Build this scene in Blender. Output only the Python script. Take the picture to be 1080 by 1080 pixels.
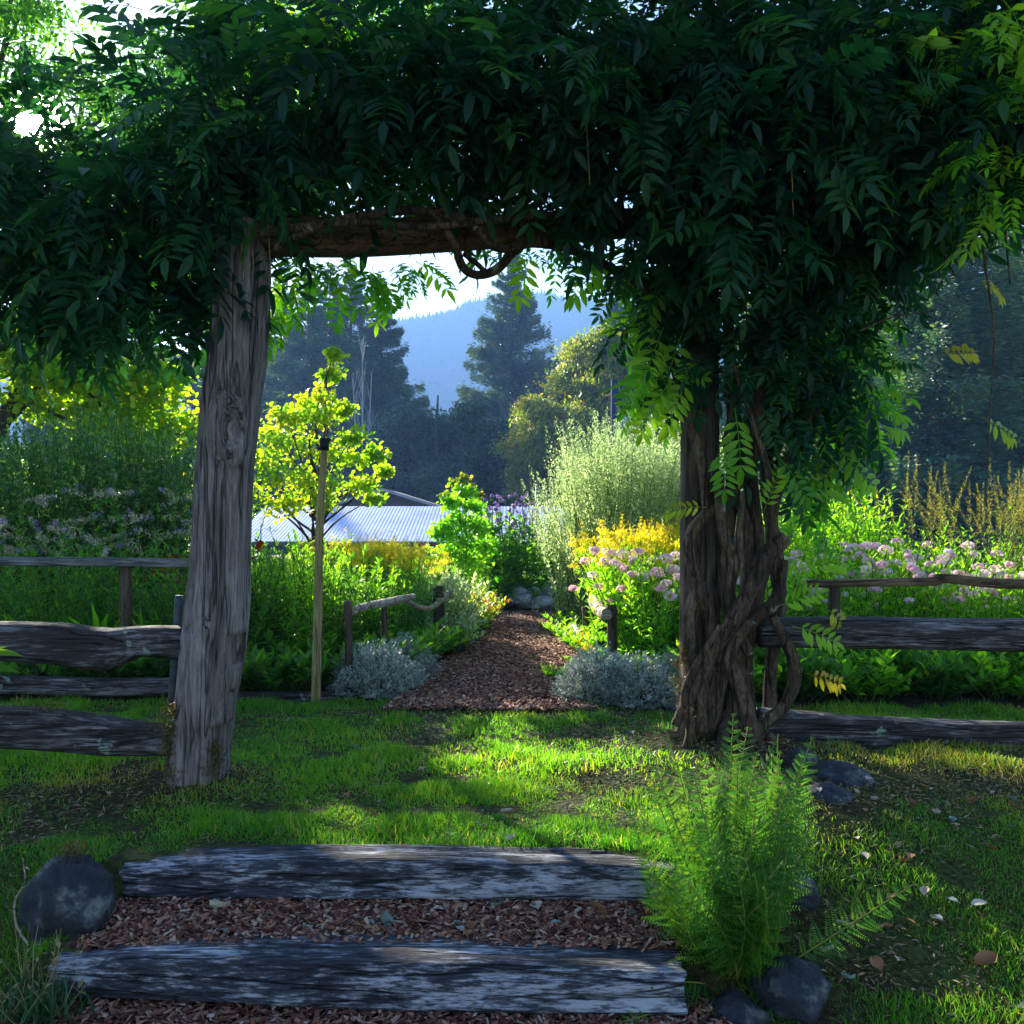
import bpy, math, random
import numpy as np
from mathutils import Vector, Matrix

# ---------------------------------------------------------------- scene, camera, sky, sun
scene = bpy.context.scene
COL = scene.collection
for _o in list(bpy.data.objects):
    bpy.data.objects.remove(_o)
CAMZ = 1.15
F = 1000.0            # focal length in photo pixels (photo is 1080 wide)
HOR = 550.0           # row of the horizon
cam_d = bpy.data.cameras.new("camera")
cam = bpy.data.objects.new("camera", cam_d)
COL.objects.link(cam)
cam.location = (0, 0, CAMZ)
cam.rotation_euler = (math.radians(90), 0, 0)
cam_d.sensor_width = 36
cam_d.lens = 36 * F / 1080
cam_d.shift_y = (HOR - 540) / 1080
cam_d.clip_start = 0.05
cam_d.clip_end = 5000
scene.camera = cam

SUN = Vector((-0.51, 1.0, 0.42)).normalized()
elev = math.asin(SUN.z)
azim = math.atan2(SUN.x, SUN.y)
world = bpy.data.worlds.new("World")
scene.world = world
world.use_nodes = True
wn, wl = world.node_tree.nodes, world.node_tree.links
wn.clear()
wo = wn.new('ShaderNodeOutputWorld')
bg = wn.new('ShaderNodeBackground')
sky = wn.new('ShaderNodeTexSky')
sky.sky_type = 'NISHITA'
sky.sun_disc = False
sky.sun_elevation = elev
sky.sun_rotation = azim
sky.air_density = 1.0
sky.dust_density = 0.35
sky.ozone_density = 2.5
bg.inputs['Strength'].default_value = 0.05
wl.new(sky.outputs[0], bg.inputs['Color'])
# the sun's own disc and its narrow glow, standing in the sky where the sun lamp shines from
tc = wn.new('ShaderNodeTexCoord')
dot = wn.new('ShaderNodeVectorMath'); dot.operation = 'DOT_PRODUCT'
dot.inputs[1].default_value = SUN
wl.new(tc.outputs['Generated'], dot.inputs[0])
mr = wn.new('ShaderNodeMapRange')
mr.inputs['From Min'].default_value = math.cos(math.radians(2.2))
mr.inputs['From Max'].default_value = math.cos(math.radians(0.5))
wl.new(dot.outputs['Value'], mr.inputs['Value'])
pw = wn.new('ShaderNodeMath'); pw.operation = 'POWER'; pw.inputs[1].default_value = 2.5
wl.new(mr.outputs[0], pw.inputs[0])
mu = wn.new('ShaderNodeMath'); mu.operation = 'MULTIPLY'; mu.inputs[1].default_value = 25
wl.new(pw.outputs[0], mu.inputs[0])
bg2 = wn.new('ShaderNodeBackground'); bg2.inputs['Color'].default_value = (1, .93, .8, 1)
wl.new(mu.outputs[0], bg2.inputs['Strength'])
ad = wn.new('ShaderNodeAddShader')
wl.new(bg.outputs[0], ad.inputs[0]); wl.new(bg2.outputs[0], ad.inputs[1])
wl.new(ad.outputs[0], wo.inputs['Surface'])

sun_d = bpy.data.lights.new("sun", 'SUN')
sun_d.energy = 5.0
sun_d.angle = math.radians(0.5)
sun_d.color = (1.0, 0.92, 0.74)
sun = bpy.data.objects.new("sun", sun_d)
COL.objects.link(sun)
sun.rotation_euler = (-SUN).to_track_quat('-Z', 'Y').to_euler()

scene.view_settings.view_transform = 'Standard'
scene.view_settings.look = 'None'
scene.view_settings.gamma = 1.0
scene.view_settings.exposure = 2.65
scene.cycles.max_bounces = 8
scene.cycles.transmission_bounces = 5
scene.cycles.diffuse_bounces = 4
scene.cycles.volume_bounces = 1
scene.cycles.use_denoising = True
HAZE_DENSITY = 0.0008

rng = np.random.default_rng(11)
R = rng.random
def U(a, b, n=None): return rng.uniform(a, b, n)

# ---------------------------------------------------------------- helpers: places
def P(px, py, Y):
    """point at depth Y that the camera sees at photo pixel px, py"""
    return np.array([(px - 540) / F * Y, Y, CAMZ - (py - HOR) / F * Y])
def GX(px, Y): return (px - 540) / F * Y

# ---------------------------------------------------------------- helpers: noise
def _hash(ix, iy, iz, s):
    h = (ix.astype(np.int64) * 73856093) ^ (iy.astype(np.int64) * 19349663) ^ (iz.astype(np.int64) * 83492791) ^ (s * 2654435761)
    h = (h ^ (h >> 13)) * 1274126177
    h = h ^ (h >> 16)
    return (h & 0xffff) / 65535.0
def vn(p, s=0):
    p = np.asarray(p, float)
    i = np.floor(p); f = p - i; f = f * f * (3 - 2 * f)
    r = 0
    for a in (0, 1):
        for b in (0, 1):
            for c in (0, 1):
                w = (f[..., 0] if a else 1 - f[..., 0]) * (f[..., 1] if b else 1 - f[..., 1]) * (f[..., 2] if c else 1 - f[..., 2])
                r = r + w * _hash(i[..., 0] + a, i[..., 1] + b, i[..., 2] + c, s)
    return r * 2 - 1
def fbm(p, o=4, s=0):
    r = 0; a = 1.0; p = np.asarray(p, float)
    for k in range(o):
        r = r + a * vn(p * 2 ** k, s + k * 17); a *= .5
    return r
def sm(t):
    t = np.clip(t, 0, 1); return t * t * (3 - 2 * t)

# ---------------------------------------------------------------- helpers: meshes
class Geo:
    def __init__(s): s.V = []; s.F = []; s.A = []; s.n = 0
    def add(s, V, Fs, a=0.5):
        V = np.asarray(V, float).reshape(-1, 3)
        if not isinstance(Fs, (list, tuple)): Fs = [Fs]
        for f in Fs:
            f = np.asarray(f, np.int64)
            if len(f): s.F.append(f + s.n)
        s.V.append(V)
        s.A.append(np.broadcast_to(np.asarray(a, float), (len(V),)).copy())
        s.n += len(V)
    def mesh(s, name, smooth=False):
        V = np.concatenate(s.V); A = np.concatenate(s.A)
        loops = np.concatenate([f.reshape(-1) for f in s.F])
        tot = np.concatenate([np.full(len(f), f.shape[1]) for f in s.F])
        st = np.concatenate([[0], np.cumsum(tot)[:-1]])
        me = bpy.data.meshes.new(name)
        me.vertices.add(len(V)); me.vertices.foreach_set('co', V.astype(np.float32).ravel())
        me.loops.add(len(loops)); me.loops.foreach_set('vertex_index', loops.astype(np.int32))
        me.polygons.add(len(tot)); me.polygons.foreach_set('loop_start', st.astype(np.int32))
        me.update(calc_edges=True)
        at = me.attributes.new('rnd', 'FLOAT', 'POINT'); at.data.foreach_set('value', A.astype(np.float32))
        if smooth:
            me.polygons.foreach_set('use_smooth', np.ones(len(tot), bool))
        return me

def link(name, me, mat, parent=None, label=None):
    o = bpy.data.objects.new(name, me)
    if mat is not None and len(me.materials) == 0: me.materials.append(mat)
    COL.objects.link(o)
    if parent is not None: o.parent = parent
    if label: o['label'] = label
    return o
def part(name, geo, mat, parent, smooth=False, label=None):
    return link(name, geo.mesh(name, smooth), mat, parent, label)
def tag(o, label, cat, group=None):
    o['label'] = label; o['category'] = cat
    if group: o['group'] = group
    return o
def thing(name, label, cat, loc=(0, 0, 0), group=None, rz=0, sc=1.0):
    o = bpy.data.objects.new(name, None); COL.objects.link(o)
    o.empty_display_size = .1
    o.location = loc; o.rotation_euler = (0, 0, rz); o.scale = (sc, sc, sc) if np.isscalar(sc) else sc
    return tag(o, label, cat, group)
def dup(src, label, loc, rz=0, sc=1.0, group=None, cat=None):
    r = src.copy(); COL.objects.link(r)
    r.location = loc; r.rotation_euler = (0, 0, rz); r.scale = (sc, sc, sc) if np.isscalar(sc) else sc
    r['label'] = label
    if group: r['group'] = group
    elif 'group' in r: del r['group']
    if cat: r['category'] = cat
    for ch in list(src.children):
        c = ch.copy(); COL.objects.link(c); c.parent = r
        for g in ch.children:
            d = g.copy(); COL.objects.link(d); d.parent = c
    return r
def struct(name, geo, mat, smooth=True, kind='structure'):
    o = link(name, geo.mesh(name, smooth), mat); o['kind'] = kind
    return o

def norm(v): return v / np.maximum(np.linalg.norm(v, axis=-1, keepdims=True), 1e-9)
def frames(d, up=None, roll=None):
    """rotation matrices whose y axis is d and z axis near up"""
    d = norm(np.asarray(d, float)); n = len(d)
    if up is None: up = np.tile([0, 0, 1.0], (n, 1))
    up = np.asarray(up, float) + rng.normal(0, 1e-4, (n, 3))
    x = norm(np.cross(d, up)); z = np.cross(x, d)
    if roll is not None:
        c, s_ = np.cos(roll)[:, None], np.sin(roll)[:, None]
        x, z = x * c + z * s_, z * c - x * s_
    return np.stack([x, d, z], -1)
def scatter(geo, tmpl, pos, rot, scl, a=None):
    TV, TF = tmpl; TV = np.asarray(TV, float); n = len(pos)
    if n == 0: return
    scl = np.asarray(scl, float)
    if scl.ndim == 0: scl = np.full(n, float(scl))
    if scl.ndim == 1: scl = np.repeat(scl[:, None], 3, 1)
    v = TV[None] * scl[:, None, :]
    v = np.einsum('nij,nkj->nki', rot, v) + np.asarray(pos)[:, None, :]
    off = (np.arange(n) * len(TV))
    Fs = [(np.asarray(f)[None] + off[:, None, None]).reshape(-1, np.asarray(f).shape[1]) for f in TF]
    if a is None: a = R(n)
    geo.add(v.reshape(-1, 3), Fs, np.repeat(a, len(TV)))

# leaf templates: length 1 along +y, normal +z
LEAF = (np.array([[0, 0, 0], [-.16, .33, .04], [0, .33, -.01], [.16, .33, .04], [-.13, .68, .0], [0, .68, -.05], [.13, .68, .0], [0, 1, -.13]]),
        [np.array([[0, 2, 1], [0, 3, 2], [4, 5, 7], [5, 6, 7]]), np.array([[1, 2, 5, 4], [2, 3, 6, 5]])])
LEAFQ = (np.array([[0, 0, 0], [-.22, .45, .05], [0, 1, -.08], [.22, .45, .05], [0, .45, -.02]]),
         [np.array([[0, 4, 1], [0, 3, 4], [1, 4, 2], [4, 3, 2]])])
STRAP = (np.array([[-.03, 0, 0], [.03, 0, 0], [-.035, .4, .03], [.035, .4, .03], [-.025, .75, -.03], [.025, .75, -.03], [0, 1, -.16]]),
         [np.array([[0, 1, 3, 2], [2, 3, 5, 4]]), np.array([[4, 5, 6]])])
TRI = (np.array([[-.5, 0, 0], [.5, 0, 0], [0, 1, 0]]), [np.array([[0, 1, 2]])])
ROUND = (np.array([[0, 0, 0], [-.34, .2, .03], [-.42, .55, .0], [0, 1, -.05], [.42, .55, 0], [.34, .2, .03], [0, .5, -.04]]),
         [np.array([[6, 1, 0], [6, 2, 1], [6, 3, 2], [6, 4, 3], [6, 5, 4], [6, 0, 5]])])
def petal_star(k=5):
    V = [[0, 0, 0]]; Fc = []
    for i in range(k):
        a = 2 * math.pi * i / k; b = a + .42 * 2 * math.pi / k; c = a - .42 * 2 * math.pi / k
        n = len(V)
        V += [[math.cos(c) * .45, math.sin(c) * .45, .06], [math.cos(c + .2) * .95, math.sin(c + .2) * .95, .05], [math.cos(b - .2) * .95, math.sin(b - .2) * .95, .05], [math.cos(b) * .45, math.sin(b) * .45, .06]]
        Fc.append([0, n, n + 1, n + 2]); Fc.append([0, n + 2, n + 3, n + 3][:3] + [n + 3])
    f4 = np.array([f for f in Fc if len(set(f)) == 4]); 
    f3 = np.array([[0, 4 * i + 3, 4 * i + 4] for i in range(k)])
    return (np.array(V), [np.array([[0, 4 * i + 1, 4 * i + 2, 4 * i + 3] for i in range(k)]), f3])
STAR = petal_star()

def smooth_path(pts, sub=6):
    pts = np.asarray(pts, float)
    if len(pts) < 3:
        t = np.linspace(0, 1, sub + 1)[:, None]; return pts[0] * (1 - t) + pts[-1] * t
    p = np.vstack([2 * pts[0] - pts[1], pts, 2 * pts[-1] - pts[-2]])
    out = []
    for i in range(1, len(p) - 2):
        for k in range(sub):
            t = k / sub
            out.append(.5 * ((2 * p[i]) + (-p[i - 1] + p[i + 1]) * t + (2 * p[i - 1] - 5 * p[i] + 4 * p[i + 1] - p[i + 2]) * t * t + (-p[i - 1] + 3 * p[i] - 3 * p[i + 1] + p[i + 2]) * t ** 3))
    out.append(p[-2]); return np.array(out)

def tube(geo, path, rad, seg=8, rough=0.0, nscale=8.0, a=0.5, rad2=None, power=1.0, up=(0, 0, 1), ridges=0.0, seed=3, stretch=.25):
    """a loft round path; rad (and rad2 along the up side) per point; power < 1 squares the section"""
    path = np.asarray(path, float); n = len(path)
    rad = np.interp(np.linspace(0, 1, n), np.linspace(0, 1, len(np.atleast_1d(rad))), np.atleast_1d(rad))
    rad2 = rad if rad2 is None else np.interp(np.linspace(0, 1, n), np.linspace(0, 1, len(np.atleast_1d(rad2))), np.atleast_1d(rad2))
    T = norm(np.gradient(path, axis=0))
    u = np.asarray(up, float); u = u - T[0] * (u @ T[0])
    if np.linalg.norm(u) < 1e-3: u = np.cross(T[0], [1, 0.1, 0])
    u /= np.linalg.norm(u); Us = []
    for i in range(n):
        u = u - T[i] * (u @ T[i]); u /= max(np.linalg.norm(u), 1e-9); Us.append(u.copy())
    Us = np.array(Us); Ss = np.cross(T, Us)
    th = np.linspace(0, 2 * np.pi, seg, endpoint=False)
    c, s_ = np.cos(th), np.sin(th)
    c = np.sign(c) * np.abs(c) ** power; s_ = np.sign(s_) * np.abs(s_) ** power
    L = np.concatenate([[0], np.cumsum(np.linalg.norm(np.diff(path, axis=0), axis=1))])
    q = np.stack([np.broadcast_to(np.cos(th)[None] * 1.0, (n, seg)) * nscale * .12, np.broadcast_to(np.sin(th)[None], (n, seg)) * nscale * .12, np.broadcast_to(L[:, None] * nscale * stretch, (n, seg))], -1)
    k = 1 + rough * fbm(q, 4, seed)
    if ridges:
        k = k + ridges * np.abs(vn(np.stack([np.cos(th)[None] * 7 + 0 * L[:, None], np.sin(th)[None] * 7 + 0 * L[:, None], L[:, None] * 1.2 + 0 * th[None]], -1), seed + 5))
    V = path[:, None] + Ss[:, None] * (c[None] * rad[:, None] * k)[..., None] + Us[:, None] * (s_[None] * rad2[:, None] * k)[..., None]
    i = np.arange(n - 1)[:, None] * seg; j = np.arange(seg)[None]; j2 = (j + 1) % seg
    Fq = np.stack([i + j, i + j2, i + seg + j2, i + seg + j], -1).reshape(-1, 4)
    V = V.reshape(-1, 3)
    V = np.vstack([V, path[0] + (V[:seg].mean(0) - path[0]), V[-seg:].mean(0)])
    jj = np.arange(seg)
    cap0 = np.stack([(jj + 1) % seg, jj, np.full(seg, n * seg)], -1)
    cap1 = np.stack([(n - 1) * seg + jj, (n - 1) * seg + (jj + 1) % seg, np.full(seg, n * seg + 1)], -1)
    geo.add(V, [Fq, cap0, cap1], a)

def thin_stems(geo, B, T_, r0, r1, bend=None, k=4, a=None):
    """many thin three-sided stems from B to T_ at once"""
    n = len(B); t = np.linspace(0, 1, k)
    if bend is None: bend = np.zeros((n, 3))
    C = B[:, None] * (1 - t)[None, :, None] + T_[:, None] * t[None, :, None] + bend[:, None] * (4 * t * (1 - t))[None, :, None]
    d = norm(T_ - B); x = norm(np.cross(d, np.tile([.3, .2, 1.], (n, 1)) + 1e-3)); y = np.cross(d, x)
    r = (r0 * (1 - t) + r1 * t)
    vs = []
    for j in range(3):
        an = 2 * math.pi * j / 3
        vs.append(C + (x * math.cos(an) + y * math.sin(an))[:, None] * r[None, :, None])
    V = np.stack(vs, 2).reshape(-1, 3)
    base = (np.arange(n) * k * 3)[:, None, None]; i = (np.arange(k - 1) * 3)[None, :, None]; j = np.arange(3)[None, None]; j2 = (j + 1) % 3
    Fq = np.stack([base + i + j, base + i + j2, base + i + 3 + j2, base + i + 3 + j], -1).reshape(-1, 4)
    geo.add(V, Fq, np.repeat(R(n) if a is None else a, k * 3))
    return C

def box(geo, c, s_, R3=None, a=.5):
    x, y, z = np.asarray(s_) / 2
    V = np.array([[-x, -y, -z], [x, -y, -z], [x, y, -z], [-x, y, -z], [-x, -y, z], [x, -y, z], [x, y, z], [-x, y, z]])
    if R3 is not None: V = V @ np.asarray(R3).T
    geo.add(V + np.asarray(c), np.array([[0, 3, 2, 1], [4, 5, 6, 7], [0, 1, 5, 4], [1, 2, 6, 5], [2, 3, 7, 6], [3, 0, 4, 7]]), a)

# ---------------------------------------------------------------- helpers: materials
def nt(name):
    m = bpy.data.materials.new(name); m.use_nodes = True
    t = m.node_tree; t.nodes.clear()
    out = t.nodes.new('ShaderNodeOutputMaterial')
    return m, t, out
def ramp(t, stops, fac=None):
    r = t.nodes.new('ShaderNodeValToRGB'); e = r.color_ramp.elements
    while len(e) < len(stops): e.new(.5)
    for i, (p, c) in enumerate(stops):
        e[i].position = p; e[i].color = (*c, 1) if len(c) == 3 else c
    if fac is not None: t.links.new(fac, r.inputs[0])
    return r
def leaf_mat(name, c0, c1, c2=None, trans=.45, tcol=1.6, rough=.45, spec=.35, yellow=1.0, tb=.45):
    """leaf: glossy front plus light coming through it; colour varies leaf by leaf"""
    m, t, out = nt(name); N, L = t.nodes, t.links
    at = N.new('ShaderNodeAttribute'); at.attribute_name = 'rnd'
    st = [(0, c0), (.6, c1)] + ([(1, c2)] if c2 else [(1, c1)])
    rp = ramp(t, st, at.outputs['Fac'])
    b = N.new('ShaderNodeBsdfPrincipled'); b.inputs['Roughness'].default_value = rough
    b.inputs['Specular IOR Level'].default_value = spec
    L.new(rp.outputs[0], b.inputs['Base Color'])
    tr = N.new('ShaderNodeBsdfTranslucent')
    mul = N.new('ShaderNodeMix'); mul.data_type = 'RGBA'; mul.blend_type = 'MULTIPLY'; mul.inputs['Factor'].default_value = 1
    mul.clamp_result = False
    L.new(rp.outputs[0], mul.inputs['A'])
    mul.inputs['B'].default_value = (tcol * 1.5 * yellow, tcol * 1.5, tcol * tb, 1)
    L.new(mul.outputs['Result'], tr.inputs['Color'])
    mx = N.new('ShaderNodeMixShader'); mx.inputs[0].default_value = trans
    L.new(b.outputs[0], mx.inputs[1]); L.new(tr.outputs[0], mx.inputs[2]); L.new(mx.outputs[0], out.inputs['Surface'])
    return m
def wood_mat(name, dark, mid, light, axis='Z', scale=1.0, lichen=None, bump=.6, moss=None, contrast=1.0, rough=.85, along=4.5, across=52):
    m, t, out = nt(name); N, L = t.nodes, t.links
    tcn = N.new('ShaderNodeTexCoord'); mp = N.new('ShaderNodeMapping')
    k = {'X': (along, across, across), 'Y': (across, along, across), 'Z': (across, across, along)}[axis]
    mp.inputs['Scale'].default_value = tuple(v * scale for v in k)
    mq = N.new('ShaderNodeMapping'); mq.inputs['Scale'].default_value = tuple((1.8 if v == along else 8) * scale for v in k)
    L.new(tcn.outputs['Object'], mp.inputs[0])
    n1 = N.new('ShaderNodeTexNoise'); n1.inputs['Scale'].default_value = 1.5; n1.inputs['Detail'].default_value = 8; n1.inputs['Roughness'].default_value = .72; n1.inputs['Distortion'].default_value = .3
    L.new(mp.outputs[0], n1.inputs[0])
    L.new(tcn.outputs['Object'], mq.inputs[0])
    n2 = N.new('ShaderNodeTexNoise'); n2.inputs['Scale'].default_value = 1.0; n2.inputs['Detail'].default_value = 7; n2.inputs['Roughness'].default_value = .6
    L.new(mq.outputs[0], n2.inputs[0])
    mxf = N.new('ShaderNodeMath'); mxf.operation = 'MULTIPLY_ADD'; mxf.inputs[1].default_value = .45; L.new(n2.outputs[0], mxf.inputs[0])
    sc = N.new('ShaderNodeMath'); sc.operation = 'MULTIPLY'; sc.inputs[1].default_value = .6; L.new(n1.outputs[0], sc.inputs[0]); L.new(sc.outputs[0], mxf.inputs[2])
    w = .13 / contrast
    rp = ramp(t, [(.5 - w, dark), (.52, mid), (.52 + w, light)], mxf.outputs[0])
    # fine cracks running with the grain
    mc_ = N.new('ShaderNodeMapping'); mc_.inputs['Scale'].default_value = tuple((.9 if v == along else 16) * scale for v in k); L.new(tcn.outputs['Object'], mc_.inputs[0])
    n3 = N.new('ShaderNodeTexNoise'); n3.inputs['Scale'].default_value = 1.0; n3.inputs['Detail'].default_value = 3; n3.inputs['Roughness'].default_value = .5; n3.inputs['Distortion'].default_value = .4
    L.new(mc_.outputs[0], n3.inputs[0])
    cr = ramp(t, [(.47, (1, 1, 1)), (.497, (.1, .09, .08)), (.503, (.1, .09, .08)), (.53, (1, 1, 1))], n3.outputs[0])
    mc = N.new('ShaderNodeMix'); mc.data_type = 'RGBA'; mc.blend_type = 'MULTIPLY'; mc.inputs['Factor'].default_value = .8
    L.new(rp.outputs[0], mc.inputs['A']); L.new(cr.outputs[0], mc.inputs['B'])
    col = mc.outputs['Result']
    for spec_, sc_, lo, sd in ((lichen, 7, .625, 0), (moss, 3.0, .56, 9)):
        if spec_:
            n4 = N.new('ShaderNodeTexNoise'); n4.noise_dimensions = '4D'; n4.inputs['W'].default_value = sd
            n4.inputs['Scale'].default_value = sc_; n4.inputs['Detail'].default_value = 4; n4.inputs['Roughness'].default_value = .6
            L.new(tcn.outputs['Object'], n4.inputs['Vector'])
            r4 = ramp(t, [(lo, (0, 0, 0)), (lo + .04, (1, 1, 1))], n4.outputs[0])
            ml = N.new('ShaderNodeMix'); ml.data_type = 'RGBA'; L.new(r4.outputs[0], ml.inputs['Factor']); L.new(col, ml.inputs['A']); ml.inputs['B'].default_value = (*spec_, 1)
            col = ml.outputs['Result']
    b = N.new('ShaderNodeBsdfPrincipled'); b.inputs['Roughness'].default_value = rough; b.inputs['Specular IOR Level'].default_value = .25
    L.new(col, b.inputs['Base Color'])
    ad_ = N.new('ShaderNodeMath'); ad_.operation = 'ADD'; L.new(n1.outputs[0], ad_.inputs[0]); L.new(cr.outputs[0], ad_.inputs[1])
    bp = N.new('ShaderNodeBump'); bp.inputs['Strength'].default_value = bump; bp.inputs['Distance'].default_value = .012
    L.new(ad_.outputs[0], bp.inputs['Height']); L.new(bp.outputs[0], b.inputs['Normal'])
    L.new(b.outputs[0], out.inputs['Surface'])
    return m
def noise_mat(name, stops, scale=5, detail=8, rough=.9, bump=.4, bdist=.02, spec=.2, rnd=False, metallic=0):
    m, t, out = nt(name); N, L = t.nodes, t.links
    b = N.new('ShaderNodeBsdfPrincipled'); b.inputs['Roughness'].default_value = rough; b.inputs['Specular IOR Level'].default_value = spec; b.inputs['Metallic'].default_value = metallic
    if rnd:
        at = N.new('ShaderNodeAttribute'); at.attribute_name = 'rnd'; fac = at.outputs['Fac']
    else:
        tcn = N.new('ShaderNodeTexCoord'); n1 = N.new('ShaderNodeTexNoise')
        n1.inputs['Scale'].default_value = scale; n1.inputs['Detail'].default_value = detail; n1.inputs['Roughness'].default_value = .65
        L.new(tcn.outputs['Object'], n1.inputs['Vector']); fac = n1.outputs[0]
        if bump:
            bp = N.new('ShaderNodeBump'); bp.inputs['Strength'].default_value = bump; bp.inputs['Distance'].default_value = bdist
            L.new(fac, bp.inputs['Height']); L.new(bp.outputs[0], b.inputs['Normal'])
    rp = ramp(t, stops, fac)
    L.new(rp.outputs[0], b.inputs['Base Color']); L.new(b.outputs[0], out.inputs['Surface'])
    return m

# ---------------------------------------------------------------- terrain
SX0, SX1 = -1.42, 0.56     # the steps lie between these X
def tz(X, Y):
    X = np.asarray(X, float); Y = np.asarray(Y, float)
    wr = sm((X - .5) / .9)
    y0 = 2.72 * (1 - wr) + 2.45 * wr; y1 = 3.35 * (1 - wr) + 3.95 * wr
    z = -.31 * (1 - sm((Y - y0) / (y1 - y0)))
    z = z + .012 * fbm(np.stack([X * 1.8, Y * 1.8, 0 * X], -1), 3, 5) * sm((Y - 1) / 2)
    z = z + .07 * np.exp(-(((X - 1.1) / .45) ** 2 + ((Y - 4.75) / .4) ** 2)) + .05 * np.exp(-(((X + 1.38) / .3) ** 2 + ((Y - 4.2) / .3) ** 2))
    z = z + .06 * np.exp(-(((X - 1.15) / .3) ** 2 + ((Y - 3.9) / .35) ** 2))
    m = sm((X - SX0 + .12) / .14) * (1 - sm((X - SX1 + .0) / .14)) * (1 - sm((Y - 3.3) / .1))
    st = np.where(Y > 3.2, 0.0, np.where(Y > 2.86, -.135 + .06 * (Y - 3.05), -.285))
    z = z * (1 - m) + st * m
    z = z - 2.2 * sm((np.hypot(X, Y) - 17) / 12)
    return z
def axis(parts):
    out = []
    for a, b, d in parts: out += list(np.arange(a, b - 1e-6, d))
    return np.array(out + [parts[-1][1]])
def gridmesh(xs, ys, zf):
    g = Geo(); X, Y = np.meshgrid(xs, ys); Z = zf(X, Y)
    nx, ny = len(xs), len(ys); i = np.arange(ny - 1)[:, None] * nx; j = np.arange(nx - 1)[None]
    g.add(np.stack([X, Y, Z], -1).reshape(-1, 3), np.stack([i + j, i + j + 1, i + nx + j + 1, i + nx + j], -1).reshape(-1, 4))
    return g
xs = axis([(-700, -60, 40), (-60, -12, 3), (-12, -4, .4), (-4, 4.5, .035), (4.5, 12, .4), (12, 60, 3), (60, 700, 40)])
ys = axis([(-95, -11, 12), (-11, 1.5, .5), (1.5, 6.5, .035), (6.5, 18, .25), (18, 60, 2), (60, 860, 40)])

# ground material: thin turf and soil under the blades
m, t, out = nt('turf_soil'); N, L = t.nodes, t.links
tcn = N.new('ShaderNodeTexCoord'); n1 = N.new('ShaderNodeTexNoise'); n1.inputs['Scale'].default_value = 1.3; n1.inputs['Detail'].default_value = 10; n1.inputs['Roughness'].default_value = .7
L.new(tcn.outputs['Object'], n1.inputs['Vector'])
rp = ramp(t, [(.38, (.05, .032, .018)), (.5, (.05, .06, .015)), (.66, (.06, .09, .018))], n1.outputs[0])
n2 = N.new('ShaderNodeTexNoise'); n2.inputs['Scale'].default_value = 45; n2.inputs['Detail'].default_value = 6
L.new(tcn.outputs['Object'], n2.inputs['Vector'])
r2 = ramp(t, [(.35, (.35, .35, .35)), (.65, (1.2, 1.2, 1.2))], n2.outputs[0])
mx = N.new('ShaderNodeMix'); mx.data_type = 'RGBA'; mx.blend_type = 'MULTIPLY'; mx.inputs['Factor'].default_value = 1
L.new(rp.outputs[0], mx.inputs['A']); L.new(r2.outputs[0], mx.inputs['B'])
b = N.new('ShaderNodeBsdfPrincipled'); b.inputs['Roughness'].default_value = .95; b.inputs['Specular IOR Level'].default_value = .1
L.new(mx.outputs['Result'], b.inputs['Base Color'])
bp = N.new('ShaderNodeBump'); bp.inputs['Strength'].default_value = .7; bp.inputs['Distance'].default_value = .02; L.new(n2.outputs[0], bp.inputs['Height']); L.new(bp.outputs[0], b.inputs['Normal'])
L.new(b.outputs[0], out.inputs['Surface'])
M_ground = m
struct('ground', gridmesh(xs, ys, tz), M_ground)

M_mulch = noise_mat('bark_mulch_soil', [(.3, (.028, .013, .010)), (.5, (.08, .036, .028)), (.7, (.17, .085, .065))], 60, 8, bump=1, bdist=.02)
M_soil = noise_mat('garden_soil', [(.3, (.012, .009, .006)), (.7, (.05, .035, .022))], 14, 8, bump=1, bdist=.03)

# mulch on the step tread, on the ground below it, and on the path
def path_l(Y): return np.interp(Y, [5.75, 7, 9, 11.7], [-.66, -.52, -.33, -.28])
def path_r(Y): return np.interp(Y, [5.75, 7, 9, 11.7], [.40, .47, .58, .72])
g = gridmesh(np.arange(-1.36, .62, .03), np.arange(2.83, 3.185, .03), lambda X, Y: tz(X, Y) + .006)
struct('step_tread', g, M_mulch)
g = gridmesh(np.arange(-1.5, .66, .04), np.arange(1.6, 2.84, .04), lambda X, Y: tz(X, Y) + .006)
struct('mulch_ground', g, M_mulch)
def band(f0, f1, ys, n, dz):
    g = Geo(); Y = np.repeat(ys[:, None], n, 1); t_ = np.linspace(0, 1, n)[None]
    X = f0(ys)[:, None] * (1 - t_) + f1(ys)[:, None] * t_
    i = np.arange(len(ys) - 1)[:, None] * n; j = np.arange(n - 1)[None]
    g.add(np.stack([X, Y, tz(X, Y) + dz], -1).reshape(-1, 3), np.stack([i + j, i + j + 1, i + n + j + 1, i + n + j], -1).reshape(-1, 4))
    return g
struct('garden_path', band(lambda y: path_l(y) - .15, lambda y: path_r(y) + .15, np.arange(5.72, 11.8, .08), 24, .012), M_mulch)
struct('garden_soil', band(lambda y: -9 + 0 * y, path_l, np.arange(6.25, 15.2, .15), 60, .006), M_soil)
struct('garden_soil', band(path_r, lambda y: 9 + 0 * y, np.arange(5.78, 15.2, .15), 60, .006), M_soil)
struct('garden_soil', band(lambda y: path_l(y) - .3, lambda y: path_r(y) + .3, np.arange(11.75, 15.2, .15), 20, .009), M_soil)

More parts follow.
